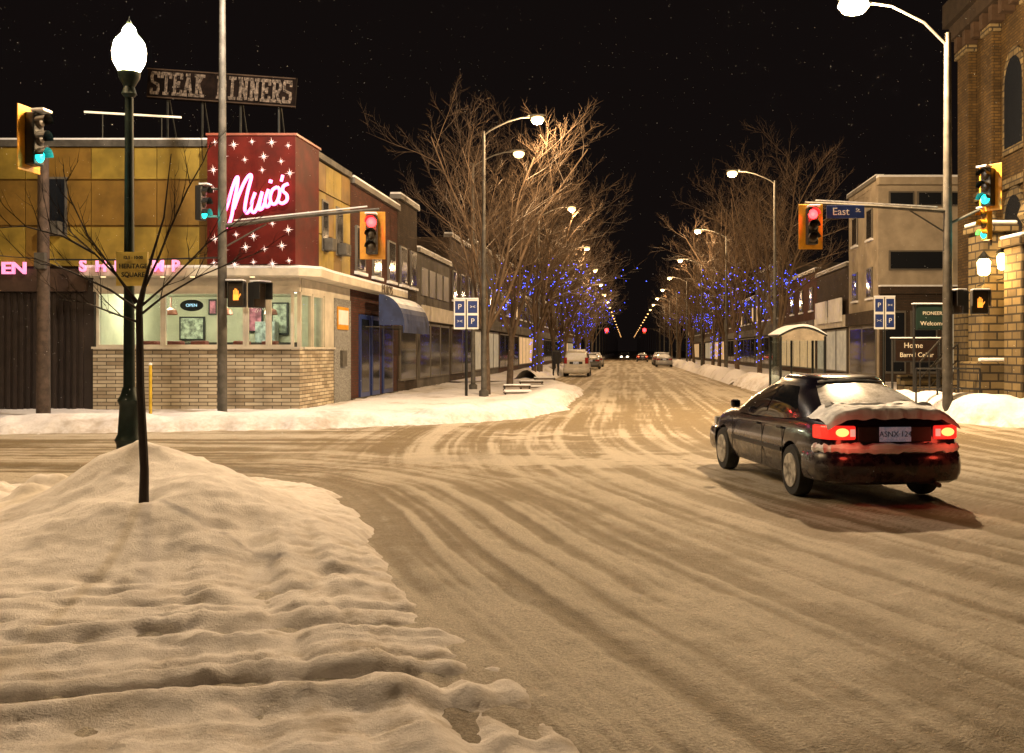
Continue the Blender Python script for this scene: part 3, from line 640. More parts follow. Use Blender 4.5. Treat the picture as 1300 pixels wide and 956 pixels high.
for (pa,pb) in (((1168,472),(1232,432)),((1180,482),(1246,448))):
    Y0=26.4; a=(wx(pa[0],Y0),Y0,wz(pa[1],Y0)+.25); c=(wx(pb[0],Y0),Y0+1.4,wz(pb[1],Y0)+.25)
    b=MB(); b.tube([a,c],.03,6)
    a2=tuple(a[i]-(.45 if i==2 else 0) for i in range(3)); c2=tuple(c[i]-(.45 if i==2 else 0) for i in range(3)); b.tube([a2,c2],.02,6)
    for q in (0,.33,.66,1):
        p=[a[i]+(c[i]-a[i])*q for i in range(3)]; b.tube([(p[0],p[1],.0),tuple(p)],.022,6)
    b.build('rail',M['black'],T)
T=thing('low_railing','low black pipe railing in snow behind the right mast pole','railing',(11.3,24.8,0))
b=MB(); xa,xb=wx(1163,24.8),wx(1244,24.8)
for z in (.75,1.25): b.tube([(xa,24.8,z),(xb,24.8,z)],.025,6)
for i in range(4): b.tube([(xa+(xb-xa)*i/3,24.8,0),(xa+(xb-xa)*i/3,24.8,1.25)],.025,6)
b.build('rail',M['black'],T)
def board(name,label,px0,px1,py0,py1,Y,mt,lines,tm,posts=True,cat='sign',rim=None):
    x0,x1,z0,z1=wx(px0,Y),wx(px1,Y),wz(py1,Y),wz(py0,Y)
    T=thing(name,label,cat,((x0+x1)/2,Y,0)); 
    MB().b2(x0-.04,x1+.04,Y,Y+.08,z0-.04,z1+.04).build('frame',rim or M['black'],T,bevel=.01); MB().b2(x0,x1,Y-.012,Y,z0,z1).build('panel',mt,T)
    for (s_,sz,fx,fy) in lines: text(s_,sz,(x0+(x1-x0)*fx,Y-.02,z0+(z1-z0)*fy),tm,T,'lettering',ext=.004)
    if posts:
        for q in (x0-.08,x1+.08): MB().tube([(q,Y+.04,0),(q,Y+.04,z1+.08)],.035,8).build('post',M['black'],T)
        MB().b2(x0-.12,x1+.12,Y-.04,Y+.12,z1+.055,z1+.09).build('snow',M['cap'],T,bevel=.012)
    return T
board('church_sign','dark brown notice board lettered in cream in the snow beside black stair rails',1137,1190,432,458,29,mat('dark_sign_brown',(.014,.008,.006),.6,spec=.1),[('Home',.22,.42,.74),('Barrel Cellar',.19,.5,.28)],M['cream'])
T=board('welcome_sign','dark green hanging board with white Welcome below scrollwork',1165,1202,389,417,26,M['signgreen'],[('Welcome',.16,.5,.22),('PIONEER',.13,.5,.68)],M['cream'],rim=M['signgreen'])
# ------------------------------------------------------------------ street lamps
def make_lamp(h=9.3,arm=1.7,power=4000,name='street_lamp'):
    T=local(name,'x','street lamp')
    MB().lathe([(.17,0),(.17,.3),(.10,.35),(.07,h*.5),(.05,h)],(0,0,0),12).build('pole',M['galv'],T,smooth=True)
    pts=[(0,0,h-.15)]+[(arm*q,0,h-.1+.55*math.sin(q*math.pi*.55)) for q in (.1,.25,.5,.75,.95)]
    MB().tube(pts,.03,8).build('arm',M['galv'],T,smooth=True)
    z=pts[-1][2]
    b=MB(); b.lathe([(.02,-.35),(.10,-.25),(.12,0),(.10,.2),(.03,.3)],(arm+.15,0,z+.05),12,'X',(1,.45)); hd=b.build('lamp_head',M['galv'],T,smooth=True)
    MB().lathe([(.02,-.27),(.14,-.23),(.21,-.12),(.20,-.04),(.12,.0)],(arm+.17,0,z),14,'Z',(1.1,1)).build('lens',M['lampglow'],hd,smooth=True)
    L=bpy.data.lights.new('lamp_light','POINT'); L.energy=power; L.color=(1,.64,.32); L.shadow_soft_size=.15
    o=bpy.data.objects.new('lamp_light',L); COL.objects.link(o); o.parent=T; o.location=(arm+.17,0,z-.45)
    return T
ordl=['nearest','second','third','fourth','fifth','sixth','seventh']
lampL=make_lamp(power=2300)
far=local('street_lamp','x','street lamp')
MB().lathe([(.10,0),(.055,9.3)],(0,0,0),6).build('pole',M['galv'],far); MB().tube([(0,0,9.2),(.8,0,9.6),(1.8,0,9.7)],.04,5).build('arm',M['galv'],far); MB().lathe([(.03,-.15),(.19,0),(.05,.1)],(1.9,0,9.65),8,'Z',(1.2,1)).build('lamp_head',M['lampfar'],far)
sides=[('left',-4.9,-SROT,34.5),('right',6.6,math.pi-SROT,44.5)]
usedL=usedF=False
for sd,t0,rz,Z in sides:
    i=0
    while Z<600:
        x,y=P(t0,Z); g='street lamps receding along the %s pavement'%sd
        if i<8:
            lb='lit street lamp, %s in the %s row receding down the street'%((ordl+['eighth','ninth'])[i],sd)
            if not usedL: place(lampL,(x,y,0),rz); tag(lampL,lb,None,g); usedL=True
            else: dup(lampL,(x,y,0),rz,lb,g,skip=('lamp_light',) if i>6 else ())
        else:
            lb='tiny lit street lamp far off among the %s row near the vanishing point'%sd
            if not usedF: place(far,(x,y,0),rz); tag(far,lb,None,g); usedF=True
            else: dup(far,(x,y,0),rz,lb,g)
        Z+=21.5 if i<11 else 34; i+=1
dup(lampL,(wx(600,40),40.5,0),-SROT,'lit street lamp half hidden by branches left of the nearest street lamp','street lamps receding along the left pavement',skip=('lamp_light',))
def mast(x,y,h,armz,armdx,label,lampdx,lampdy,la,power,armz2,name='signal_mast',col=(1,.68,.37)):
    T=thing(name,label,'signal pole',(x,y,0))
    MB().lathe([(.2,0),(.2,.12),(.12,.2),(.105,h*.5),(.075,h)],(x,y,0),14).build('pole',M['galv'],T,smooth=True)
    if armdx: 
        b=MB(); b.tube([(x,y,armz),(x+armdx*.5,y-.02,armz+(armz2-armz)*.6),(x+armdx,y-.05,armz2)],[.06,.05,.035],8); b.tube([(x,y,armz-.55),(x+armdx*.28,y,armz+.05)],.02,6)
        b.build('mast_arm',M['galv'],T,smooth=True)
        MB().box((x+armdx*.5,y-.02,(armz+(armz2-armz)*.6)+.065),(abs(armdx)*.85,.05,.03),ry=-math.atan2(armz2-armz,armdx)).build('arm_snow',M['cap'],T)
    pts=[(x,y,h-.3),(x+lampdx*.25,y+lampdy*.25,h+.25),(x+lampdx*.6,y+lampdy*.6,h+.62),(x+lampdx,y+lampdy,h+.72)]
    MB().tube([Vector(p) for p in pts],.04,8).build('lamp_arm',M['galv'],T,smooth=True)
    hx,hy=x+lampdx,y+lampdy
    hd=MB().lathe([(.03,-.4),(.13,-.28),(.17,0),(.14,.22),(.03,.36)],(hx,hy,h+.76),12,'X',(1,.5)).build('lamp_head',M['galv'],T,smooth=True)
    MB().lathe([(.02,-.34),(.18,-.28),(.28,-.12),(.24,0)],(hx,hy,h+.70),16,'Z',(1.35,1)).build('lens',M['lampbig'],hd,smooth=True)
    L=bpy.data.lights.new('lamp_light','POINT'); L.energy=power; L.color=col; L.shadow_soft_size=.15
    o=bpy.data.objects.new('lamp_light',L); COL.objects.link(o); o.parent=T; o.location=(lampdx,lampdy,h+.2)
    return T
mast(wx(1203,24),24,9.35,wz(268,24),-3.45,'tall steel signal mast with glaring street lamp on right corner',wx(1080,24)-wx(1203,24),-.2,10,12500,wz(258,24))
mast(-7.1,24.4,10.6,wz(287,24.4),3.85,'tall thin steel mast with long signal arm in front of the restaurant windows',1.8,-2.2,10,3700,wz(266,24.4),col=(1,.82,.64))
mast(-11.2,13.2,9.6,5.6,4.1,'signal mast at near left corner whose arm enters the frame top left',2.6,-1.2,10,2600,wz(118,13.2)+.1)  # lamp on this mast is added, out of view, to brighten the foreground snow
# ------------------------------------------------------------------ signals
def make_signal(lit,label,loc,rz,sc=1,board_=True,group='traffic signals at the crossing',dk=None):
    T=local('traffic_signal',label,'traffic light',group); dk=board_ if dk is None else dk
    if board_: MB().box((0,.05,0),(.62,.02,1.16)).build('backboard',M['yellow'],T,bevel=.02)
    MB().box((0,-.06,0),(.28,.2,.94)).build('housing',M['dark'] if dk else M['yellow'],T,bevel=.03)
    for i in range(3):
        z=.30-i*.30; on=(i==lit)
        ln=MB().lathe([(.0,-.06),(.07,-.05),(.11,-.02),(.125,0)],(0,-.165,z),16,'Y').build('lens',(M['red_on'] if i==0 else M['green_on']) if on else M['lens_off'],T)
        vs=[];fs=[];n=10
        for j in range(n+1):
            q=math.pi*(-.02+1.04*j/n); 
            for (dy,r) in ((-.155,.138),(-.34,.146)): vs.append((r*math.cos(q),dy,z+r*math.sin(q)))
        for j in range(n): fs.append((2*j,2*j+2,2*j+3,2*j+1))
        MB().add(vs,fs).build('visor',M['dark'] if dk else M['yellow'],ln)
    MB().box((0,-.2,.50),(.28,.26,.05)).build('snow',M['cap'],T,bevel=.015)
    T.scale=(sc,)*3; place(T,loc,rz)
    L=bpy.data.lights.new('lens_light','POINT'); L.energy=26 if lit==0 else 5; L.color=(1,.05,.04) if lit==0 else (.05,1,.85); L.shadow_soft_size=.08
    o=bpy.data.objects.new('lens_light',L); COL.objects.link(o); o.parent=T; o.location=(0,-.34,.30-lit*.30)
    return T
make_signal(0,"red signal on yellow board at the tip of the left mast arm",(wx(473,24.3),24.25,wz(299,24.3)),0)
make_signal(0,"red signal on yellow board at the tip of the right mast arm",(wx(1029,23.9),23.85,wz(288,23.9)),0,.93)
make_signal(2,"green signal seen edge-on at top left over the lamp post",(wx(42,13.2),13.15,wz(178,13.2)),math.radians(80),.74,True)
make_signal(2,"snowy green signal seen edge-on against mustard wall by the thin mast",(-7.65,24.3,wz(258,24.3)),math.radians(78),.9,False,dk=True)
make_signal(2,"upper green signal beside the right mast, turned to the side street",(wx(1256,23.6),23.6,wz(238,23.6)),math.radians(-60),.95)
make_signal(2,"lower green signal beside the right mast, below its twin",(wx(1255,23.9),23.9,wz(285,23.9)),math.radians(-78),.8,False)
T=thing('signal_bracket','short steel bracket holding the two stacked signals by the right mast','bracket',(wx(1230,24),24,4.5))
b=MB(); b.tube([(wx(1203,24),24,wz(285,24)),(wx(1256,23.8),23.8,wz(262,24))],.035,6); b.tube([(wx(1258,24),24,wz(205,24)),(wx(1258,24),24,wz(312,24))],.03,6); b.build('pipe',M['galv'],T)
T=thing('signal_bracket','short steel bracket on thin mast holding the snowy side signal','bracket',(-7.4,24.4,4.5))
b=MB(); b.tube([(-7.1,24.4,wz(240,24.4)),(-7.75,24.4,wz(240,24.4))],.03,6); b.tube([(-7.1,24.4,wz(275,24.4)),(-7.75,24.4,wz(275,24.4))],.03,6); b.build('pipe',M['galv'],T)
def ped(label,px,py,Y,rz,lit,sc=1):
    T=local('pedestrian_signal',label,'pedestrian light','pedestrian signals at the crossing')
    MB().box((0,0,0),(.42,.2,.62)).build('housing',M['dark'],T,bevel=.02)
    MB().box((0,-.104,0),(.34,.01,.54)).build('screen',M['lens_off'],T)
    if lit:
        b=MB(); b.box((0,-.115,-.07),(.13,.01,.14)); 
        for k2,(dx,hh) in enumerate(((-.05,.10),(-.017,.14),(.017,.13),(.05,.09))): b.box((dx,-.115,.0+hh/2),(.022,.01,hh))
        b.box((.09,-.115,-.03),(.022,.01,.1),ry=.5); b.build('hand_symbol',M['orange_on'],T)
    b=MB(); b.box((0,-.2,.31),(.44,.22,.02)); b.box((-.22,-.2,.1),(.02,.22,.4)); b.box((.22,-.2,.1),(.02,.22,.4)); b.build('visor',M['dark'],T)
    MB().box((0,-.12,.335),(.42,.32,.04)).build('snow',M['cap'],T,bevel=.01)
    place(T,(wx(px,Y),Y,wz(py,Y)),rz); T.scale=(sc,)*3
ped('orange hand pedestrian signal on the thin mast before the restaurant window',301,374,24.2,0,True)
ped('dark pedestrian signal turned sideways right of its orange lit twin',326,375,24.4,math.radians(60),False)
ped('pedestrian signal with orange hand right of the right mast',1243,384,23.9,math.radians(-12),True,.9)
ped('dark pedestrian signal turned away left of the orange one on right mast',1219,384,24,math.radians(-70),False,.9)
T=thing('street_name_sign','blue street name plate hanging from the right mast arm','street sign',(wx(1071,24),23.9,5))
MB().b2(wx(1047,24),wx(1095,24),23.86,23.88,wz(278,24),wz(262,24)).build('plate',M['bluepaint'],T,bevel=.004)
text('East',.25,(wx(1065,24),23.85,wz(270,24)),M['white'],T,'lettering',ext=.003); text('St.',.13,(wx(1087,24),23.85,wz(268,24)),M['white'],T,'lettering',ext=.003)
T=thing('utility_pole','weathered wooden utility pole before the dark ribbed wall','pole',(wx(55,24.6),24.6,0))
MB().lathe([(.17,0),(.15,3),(.125,6.75)],(wx(55,24.6),24.6,0),12).build('shaft',M['wood'],T,smooth=True)
MB().box((wx(55,24.6),24.45,3.9),(.28,.14,.4)).build('service_box',M['galv'],T,bevel=.02)
T=thing('cable','black span cable running from the wooden pole to the thin mast','cable',(-9,24.5,4))
MB().tube([(wx(60,24.6),24.6,3.95),(-9.3,24.5,3.93),(-7.1,24.4,3.98)],.022,5).build('wire',M['black'],T)
T=thing('marker_post','thin yellow marker post in snow below the stone wall','post',(wx(191,24),24,0))
MB().tube([(wx(191,24),24,0),(wx(191,24),24,1.35)],.04,8).build('shaft',mat('marker_yellow',(.5,.34,.02),.5),T); MB().lathe([(.045,0),(.04,.04),(0,.06)],(wx(191,24),24,1.35),8).build('snow',M['cap'],T)
lx,ly=wx(164,13.6),13.6
T=thing('ornamental_lamp_post','dark green ornamental lamp post with glowing acorn globe behind snow mound','lamp post',(lx,ly,0))
MB().lathe([(.20,0),(.20,.25),(.165,.32),(.165,.42),(.19,.48),(.15,.56),(.125,.95),(.155,1.02),(.11,1.1),(.085,1.2)],(lx,ly,0),16).build('base',M['greenmetal'],T,smooth=True)
MB().lathe([(.078,1.19),(.055,5.15)],(lx,ly,0),12).build('shaft',M['greenmetal'],T,smooth=True)
MB().lathe([(.055,5.15),(.10,5.2),(.07,5.3),(.14,5.42),(.15,5.5)],(lx,ly,0),16).build('collar',M['greenmetal'],T,smooth=True)
MB().lathe([(.13,5.5),(.205,5.64),(.222,5.78),(.195,5.91),(.135,5.99),(.10,6.02),(.08,6.10),(.03,6.15)],(lx,ly,0),20).build('globe',M['globe'],T,smooth=True)
MB().lathe([(.03,6.145),(.04,6.18),(.015,6.21),(0,6.27)],(lx,ly,0),10).build('finial',M['greenmetal'],T,smooth=True)
f=MB().b2(wx(148,13.4),wx(188,13.4),13.38,13.41,wz(363,13.4),wz(320,13.4)).build('sign_plate',mat('ochre_plate',(.62,.46,.10),.5,var=.15),T)
for s_,py,sz in (('12.5 : 10:00',327,.06),('HERITAGE',338,.088),('SQUARE',349,.088)):
    text(s_,sz,(wx(168,13.35),13.372,wz(py,13.35)),M['black'],f,'lettering',ext=.003,sx=.95,bold=.0015)
def signpost(px,Y,py0,py1,w,label):
    T=thing('parking_sign_post',label,'sign',(wx(px,Y),Y,0)); x=wx(px,Y); z0,z1=wz(py1,Y),wz(py0,Y)
    MB().tube([(x,Y,0),(x,Y,z1+.05)],.05,8).build('post',M['blackmetal'],T)
    hw=w/2
    for i,cx in enumerate((x-hw/2-.01,x+hw/2+.01)):
        f=MB().b2(cx-hw/2+.01,cx+hw/2-.01,Y-.09,Y-.07,z0,z1).build('plate',M['white'],T)
        hh=(z1-z0)
        for k2,(a,c) in enumerate(((.06,.46),(.54,.94))):
            MB().b2(cx-hw/2+.05,cx+hw/2-.05,Y-.096,Y-.0905,z0+hh*a,z0+hh*c).build('blue_panel',M['bluepaint'],f)
            text('P' if (i+k2)%2 else '><',.26 if (i+k2)%2 else .17,(cx,Y-.1,z0+hh*(a+c)/2),M['white'],f,'symbol',ext=.002)
    MB().box((x,Y-.08,z1+.02),(w,.07,.05)).build('snow',M['cap'],T)
signpost(592,34,380,418,.84,'double blue and white sign post on left corner before the trees')
signpost(1122,38,377,418,.80,'double blue and white sign post near the pale block on the right')
# ------------------------------------------------------------------ bus shelter
sx0,sx1,sy0,sy1=wx(990,35),wx(1049,35),35,36.5
T=thing('bus_shelter','glass bus shelter with snow-topped arched roof at right kerb','bus shelter',((sx0+sx1)/2,35.8,0))
for x in (sx0+.04,sx1-.04):
    for y in (sy0+.04,sy1-.04): MB().b2(x-.035,x+.035,y-.035,y+.035,0,2.2).build('post',M['blackmetal'],T)
def archroof(zb,rise,ov,th,mt,nm,cut=0):
    n=10; vs=[];fs=[]
    for y in (sy0-ov,sy1+ov):
        for s_ in (0,1):
            for i in range(n+1):
                q=i/n; x=sx0-ov+(sx1-sx0+2*ov)*q; vs.append((x,y,zb+(rise+(th if s_ else 0)*(.6 if cut else 0))*math.sin(q*math.pi)+s_*th*(.4 if cut else 1)))
    m=n+1
    for i in range(n):
        fs+=[(m+i,m+i+1,3*m+i+1,3*m+i),(i,2*m+i,2*m+i+1,i+1),(i,i+1,m+i+1,m+i),(2*m+i,3*m+i,3*m+i+1,2*m+i+1)]
    fs+=[(0,m,3*m,2*m),(n,2*m+n,3*m+n,m+n)]
    return MB().add(vs,fs).build(nm,mt,T,smooth=True)
archroof(2.2,.30,.03,.05,M['blackmetal'],'roof'); archroof(2.252,.30,.02,.08,M['cap'],'roof_snow',1)
n=10; vs=[(sx0+(sx1-sx0)*i/n,sy0+.02,2.19+.295*math.sin(math.pi*i/n)) for i in range(n+1)]+[(sx1,sy0+.02,2.05),(sx0,sy0+.02,2.05)]
MB().add(vs,[tuple(range(len(vs)))]).build('gable_panel',mat('gable_paint',(.28,.24,.18),.6),T)
b=MB(); b.b2(sx0+.08,sx1-.08,sy1-.05,sy1-.04,.25,2.15); b.build('back_glass',M['clear'],T)
for x in (sx0+.04,sx1-.04): MB().b2(x-.005,x+.005,sy0+.08,sy1-.08,.25,2.15).build('side_glass',M['clear'],T)
MB().b2((sx0+sx1)/2-.03,(sx0+sx1)/2+.03,sy1-.06,sy1,.2,2.15).build('mullion',M['blackmetal'],T)
MB().b2(sx0+.3,sx1-.3,sy1-.55,sy1-.15,.5,.56).build('bench_seat',M['wood'],T)
for q in (sx0+.4,sx1-.46): MB().b2(q,q+.06,sy1-.5,sy1-.2,0,.5).build('bench_leg',M['galv'],T)
# ------------------------------------------------------------------ benches
bn=local('park_bench','x','bench')
b=MB(); [b.box((0,-.15+.14*i,.5),(1.7,.11,.05)) for i in range(3)]; b.build('seat',M['wood'],bn)
b=MB(); [b.box((0,.24,.66+.16*i),(1.7,.04,.11)) for i in range(2)]; b.build('backrest',M['wood'],bn)
for s_ in (-.75,.75): 
    b=MB(); b.box((s_,-.2,.24),(.07,.07,.48)); b.box((s_,.22,.44),(.07,.07,.88)); b.build('leg',M['blackmetal'],bn)
MB().box((0,-.02,.60),(1.66,.42,.15)).build('seat_snow',M['cap'],bn,bevel=.05); MB().box((0,.24,.93),(1.66,.08,.08)).build('back_snow',M['cap'],bn,bevel=.03)
labs=['snow-laden bench nearest the left corner snowbank','snow-laden bench second along the left pavement','snow-laden bench third along the left pavement, closest to the white parked van']
for i,(px,Y) in enumerate(((657,36),(675,41),(692,46))):
    r=bn if i==0 else dup(bn,(0,0,0),0); place(r,(wx(px,Y),Y,-.14),.1); r.scale=(.6,.8,.64); tag(r,labs[i],None,'snowy benches on the left pavement')
# ------------------------------------------------------------------ trees
def grow(rg,limbs,levels,L0,r0,h0,spread=.55,up=.35):
    tr=MB(); cr=MB(); samp=[]
    KS=[0,8,8,6,5]
    def branch(p,d,L,r,lev):
        n=5 if lev<2 else 3 if lev<3 else 2
        pts=[p]; q=Vector(p); dd=Vector(d)
        for i in range(n):
            dd=(dd+Vector((rg.uniform(-1,1),rg.uniform(-1,1),rg.uniform(-.6,1)*up*1.6))*(.15+.06*lev)).normalized()
            q=q+dd*L/n; pts.append(q.copy())
        rs=[r*(1-.7*i/n) for i in range(n+1)]
        cr.tube(pts,rs,6 if lev<2 else 4 if lev<3 else 3,cap=False)
        samp.append((pts[len(pts)//2].copy(),lev)); samp.append((pts[-1].copy(),lev))
        if lev>=levels: return
        k=KS[lev]
        for i in range(k):
            f=.2+.8*(i+rg.random()*.7)/k; j=min(int(f*n),n-1); a=pts[j].lerp(pts[j+1],f*n-j)
            ax=Vector((rg.uniform(-1,1),rg.uniform(-1,1),rg.uniform(-.5,.6)))
            sd=(ax-dd*ax.dot(dd)).normalized()
            nd=(dd*rg.uniform(.6,1.0)+sd*rg.uniform(.5,.95)).normalized(); nd.z+=up*.5; nd.normalize()
            branch(a,nd,L*rg.uniform(.36,.54)*(1.15-.45*f),max(rs[j]*.45,.0045),lev+1)
    top=Vector((rg.uniform(-.15,.15),rg.uniform(-.15,.15),h0))
    tr.tube([(0,0,-.1),(0,0,.15),top*.5,top],[r0*1.35,r0*1.05,r0*.9,r0*.78],10)
    for i in range(limbs):
        a=2*math.pi*(i+rg.random()*.6)/limbs; ti=rg.uniform(.15,spread) if i else .05
        z0=top.z-rg.uniform(0,h0*.25) if i else top.z-.05
        branch(Vector((top.x*z0/h0,top.y*z0/h0,z0)),Vector((math.cos(a)*ti,math.sin(a)*ti,1)).normalized(),L0*rg.uniform(.75,1.02),r0*rg.uniform(.36,.52),1)
    return tr,cr,samp
protos=[]
for k2 in range(4):
    rg=random.Random(100+k2); tr,cr,sa=grow(rg,7,4,8.5,.15,2.7,.50,.36)
    T=local('street_tree','x','tree'); tr.build('trunk',M['bark'],T,smooth=True); cr.build('crown',M['twig'],T)
    b=MB()
    def bulb(q,r=.026): b.add([(q.x-r,q.y,q.z),(q.x+r,q.y,q.z),(q.x,q.y-r,q.z),(q.x,q.y+r,q.z),(q.x,q.y,q.z-r),(q.x,q.y,q.z+r)],[(0,2,5),(2,1,5),(1,3,5),(3,0,5),(2,0,4),(1,2,4),(3,1,4),(0,3,4)])
    for p,lev in sa:
        if p.z<6.6 and rg.random()<(.26 if p.z<5 else .10):
            bulb(p+Vector((rg.uniform(-.45,.45),rg.uniform(-.45,.45),rg.uniform(-.9,.3))))
    for j in range(26):
        a=j*1.3; z=.9+j*.09; bulb(Vector((.19*math.cos(a),.19*math.sin(a),z)),.024)
    so=b.build('string_lights',M['bulb'],T); so['kind']='stuff'; protos.append(T)
used=[False]*4
def put_tree(k2,x,y,sc,rz,lab,grp,lights):
    if not used[k2] and lights: r=protos[k2]; used[k2]=True; place(r,(x,y,0),rz)
    else: r=dup(protos[k2],(x,y,0),rz,skip=() if lights else ('string_lights',))
    r.scale=(sc,)*3; tag(r,lab,None,grp); return r
od=['nearest','second','third','fourth','fifth','sixth','seventh','eighth','ninth','tenth','eleventh','twelfth','thirteenth','fourteenth']
trees=[]
for i in range(12):
    Z=36+i*8+(max(0,i-6)*5); trees.append(('left',i,-4.9+random.uniform(-.3,.3),Z,[.92,1.0,.94,1.05,.97,1.02][i%6],i in (2,3,5,7,8,10)))
for i in range(12):
    Z=53+i*8.5+(max(0,i-6)*5); trees.append(('right',i,8.0+random.uniform(-.3,.3),Z,[1.08,1.0,1.12,1.02,1.12][i%5],i in (1,2,4,5,8)))
for sd,i,t,Z,sc,li in trees:
    x,y=P(t,Z); put_tree((i+(1 if sd=='right' else 0))%4,x,y,sc,i*1.7+(1.2 if i==0 else 0),'bare snow-dusted tree%s, %s from the crossing along the %s pavement'%(' strung with blue lights' if li else '',od[i],sd),'street trees along the %s pavement'%sd,li)
for k2 in range(4):
    if not used[k2]:
        for c in list(protos[k2].children): bpy.data.objects.remove(c)
        bpy.data.objects.remove(protos[k2])
# foreground sapling
rg=random.Random(12)
syp=8.6; sxp=wx(182,syp); hz=near_h(sxp,syp)
T=thing('young_tree','slender dark young tree standing in the snow mound in front of lamp post','tree',(sxp,syp,hz))
tr=MB(); tr.tube([(sxp,syp,hz-.25),(sxp+.01,syp,hz+.3),(sxp-.025,syp,hz+1.0),(sxp-.035,syp,2.07),(sxp+.04,syp,2.4),(sxp+.17,syp+.02,2.85),(sxp+.24,syp,3.4)],[.048,.038,.035,.030,.014,.008,.004],9)
tr.build('trunk',M['dktwig'],T,smooth=True)
cr=MB()
def br(pts,r,lev):
    pts=[Vector(p) for p in pts]
    n=len(pts)-1; cr.tube(pts,[r*(1-.75*i/n) for i in range(n+1)],5 if lev==0 else 3,cap=False)
    if lev>=2: return
    K=[6,3][lev]
    for i in range(K):
        f=.2+.8*(i+rg.random()*.8)/K; f=min(f,.99); j=int(f*n); a=pts[j].lerp(pts[j+1],f*n-j); d=(pts[j+1]-pts[j]).normalized()
        s_=Vector((rg.uniform(-1,1),rg.uniform(-1,1),rg.uniform(-.3,1))); nd=(d*.8+s_*.6).normalized(); L=[.48,.22][lev]*rg.uniform(.5,1.2)*(1.2-.5*f)
        m1=a+nd*L*.5+Vector((rg.uniform(-.03,.03),0,rg.uniform(-.03,.03))); e=m1+(nd+Vector((0,0,.25)))*L*.5
        br([a,m1,e],max(r*.45,.0027),lev+1)
def pp(px,py,dy=0): Y=syp+dy; return (wx(px,Y),Y,wz(py,Y))
for lst in ([(176,385),(150,352),(120,322),(92,297),(84,285)],[(178,395),(140,368),(90,345),(45,328),(0,325)],[(178,378),(200,330),(218,285),(238,240),(258,205),(268,180)],
            [(178,400),(205,378),(250,352),(290,335),(335,318)],[(178,390),(215,358),(262,310),(310,275)],[(172,385),(142,340),(112,300),(88,250),(80,215)],[(120,322),(80,300),(30,287),(-10,290)],[(178,410),(150,400),(110,385),(75,380)]):
    br([pp(a,c,rg.uniform(-.35,.35)*i/3) for i,(a,c) in enumerate(lst)],.012,0)
cr.build('crown',M['dktwig'],T)
# ------------------------------------------------------------------ cars
GL=mat('car_glass',(.008,.009,.011),.06,var=0,spec=.6)
m_,t_,p_,o_=nt('frosted_rear_glass'); p_.inputs['Roughness'].default_value=.35
f_=noise(t_,3.2,7,rough=.65); f2=noise(t_,45,3)
t_.links.new(mixc(t_,ramp(t_,f2,.35,.65),mixc(t_,ramp(t_,f_,.42,.58),(.06,.06,.062),(.50,.50,.53)),mixc(t_,ramp(t_,f_,.38,.58),(.10,.098,.096),(.64,.64,.68))),p_.inputs['Base Color']); FROST=m_
TYRE=mat('tyre_rubber',(.016,.016,.016),.85,var=.3,ns=10,bs=30); RIM=mat('hubcap_metal',(.42,.40,.36),.45,.3,var=.4,ns=9)
TAIL=mat('tail_lens_lit',(1,.05,.03),.25,var=.1,ns=30,emis=.75,ec=(1,.03,.02)); TAILH=mat('tail_bulb_lit',(1,.3,.1),.3,var=0,emis=6,ec=(1,.16,.04)); TAILD=mat('tail_lens_dark',(.25,.01,.01),.25,var=0); AMB=mat('white_reverse_lens',(.6,.40,.34),.3,var=0,emis=.5,ec=(1,.6,.45))
HEAD=mat('headlight_lit',(1,.95,.8),.3,var=0,emis=18,ec=(1,.86,.6),sample=False); HEADD=mat('headlight_dark',(.35,.35,.35),.15,var=0)
TRIM=mat('bumper_trim',(.012,.011,.012),.55,var=.2)
PLATE=mat('plate_white_glow',(.38,.40,.43),.5,var=.5,ns=24,emis=.08,ec=(.8,.85,1),sample=False); PBL=mat('plate_blue',(.06,.08,.14),.5,var=0)  # plate glows faintly by itself in place of a plate lamp
def lerp_out(o,u):
    i=min(int(u),len(o)-2); f=u-i; a=o[i];b=o[i+1]
    p0=o[max(i-1,0)]; p3=o[min(i+2,len(o)-1)]
    return tuple(.5*((2*a[k])+(-p0[k]+b[k])*f+(2*p0[k]-5*a[k]+4*b[k]-p3[k])*f*f+(-p0[k]+3*a[k]-3*b[k]+p3[k])*f**3) for k in range(len(a)))
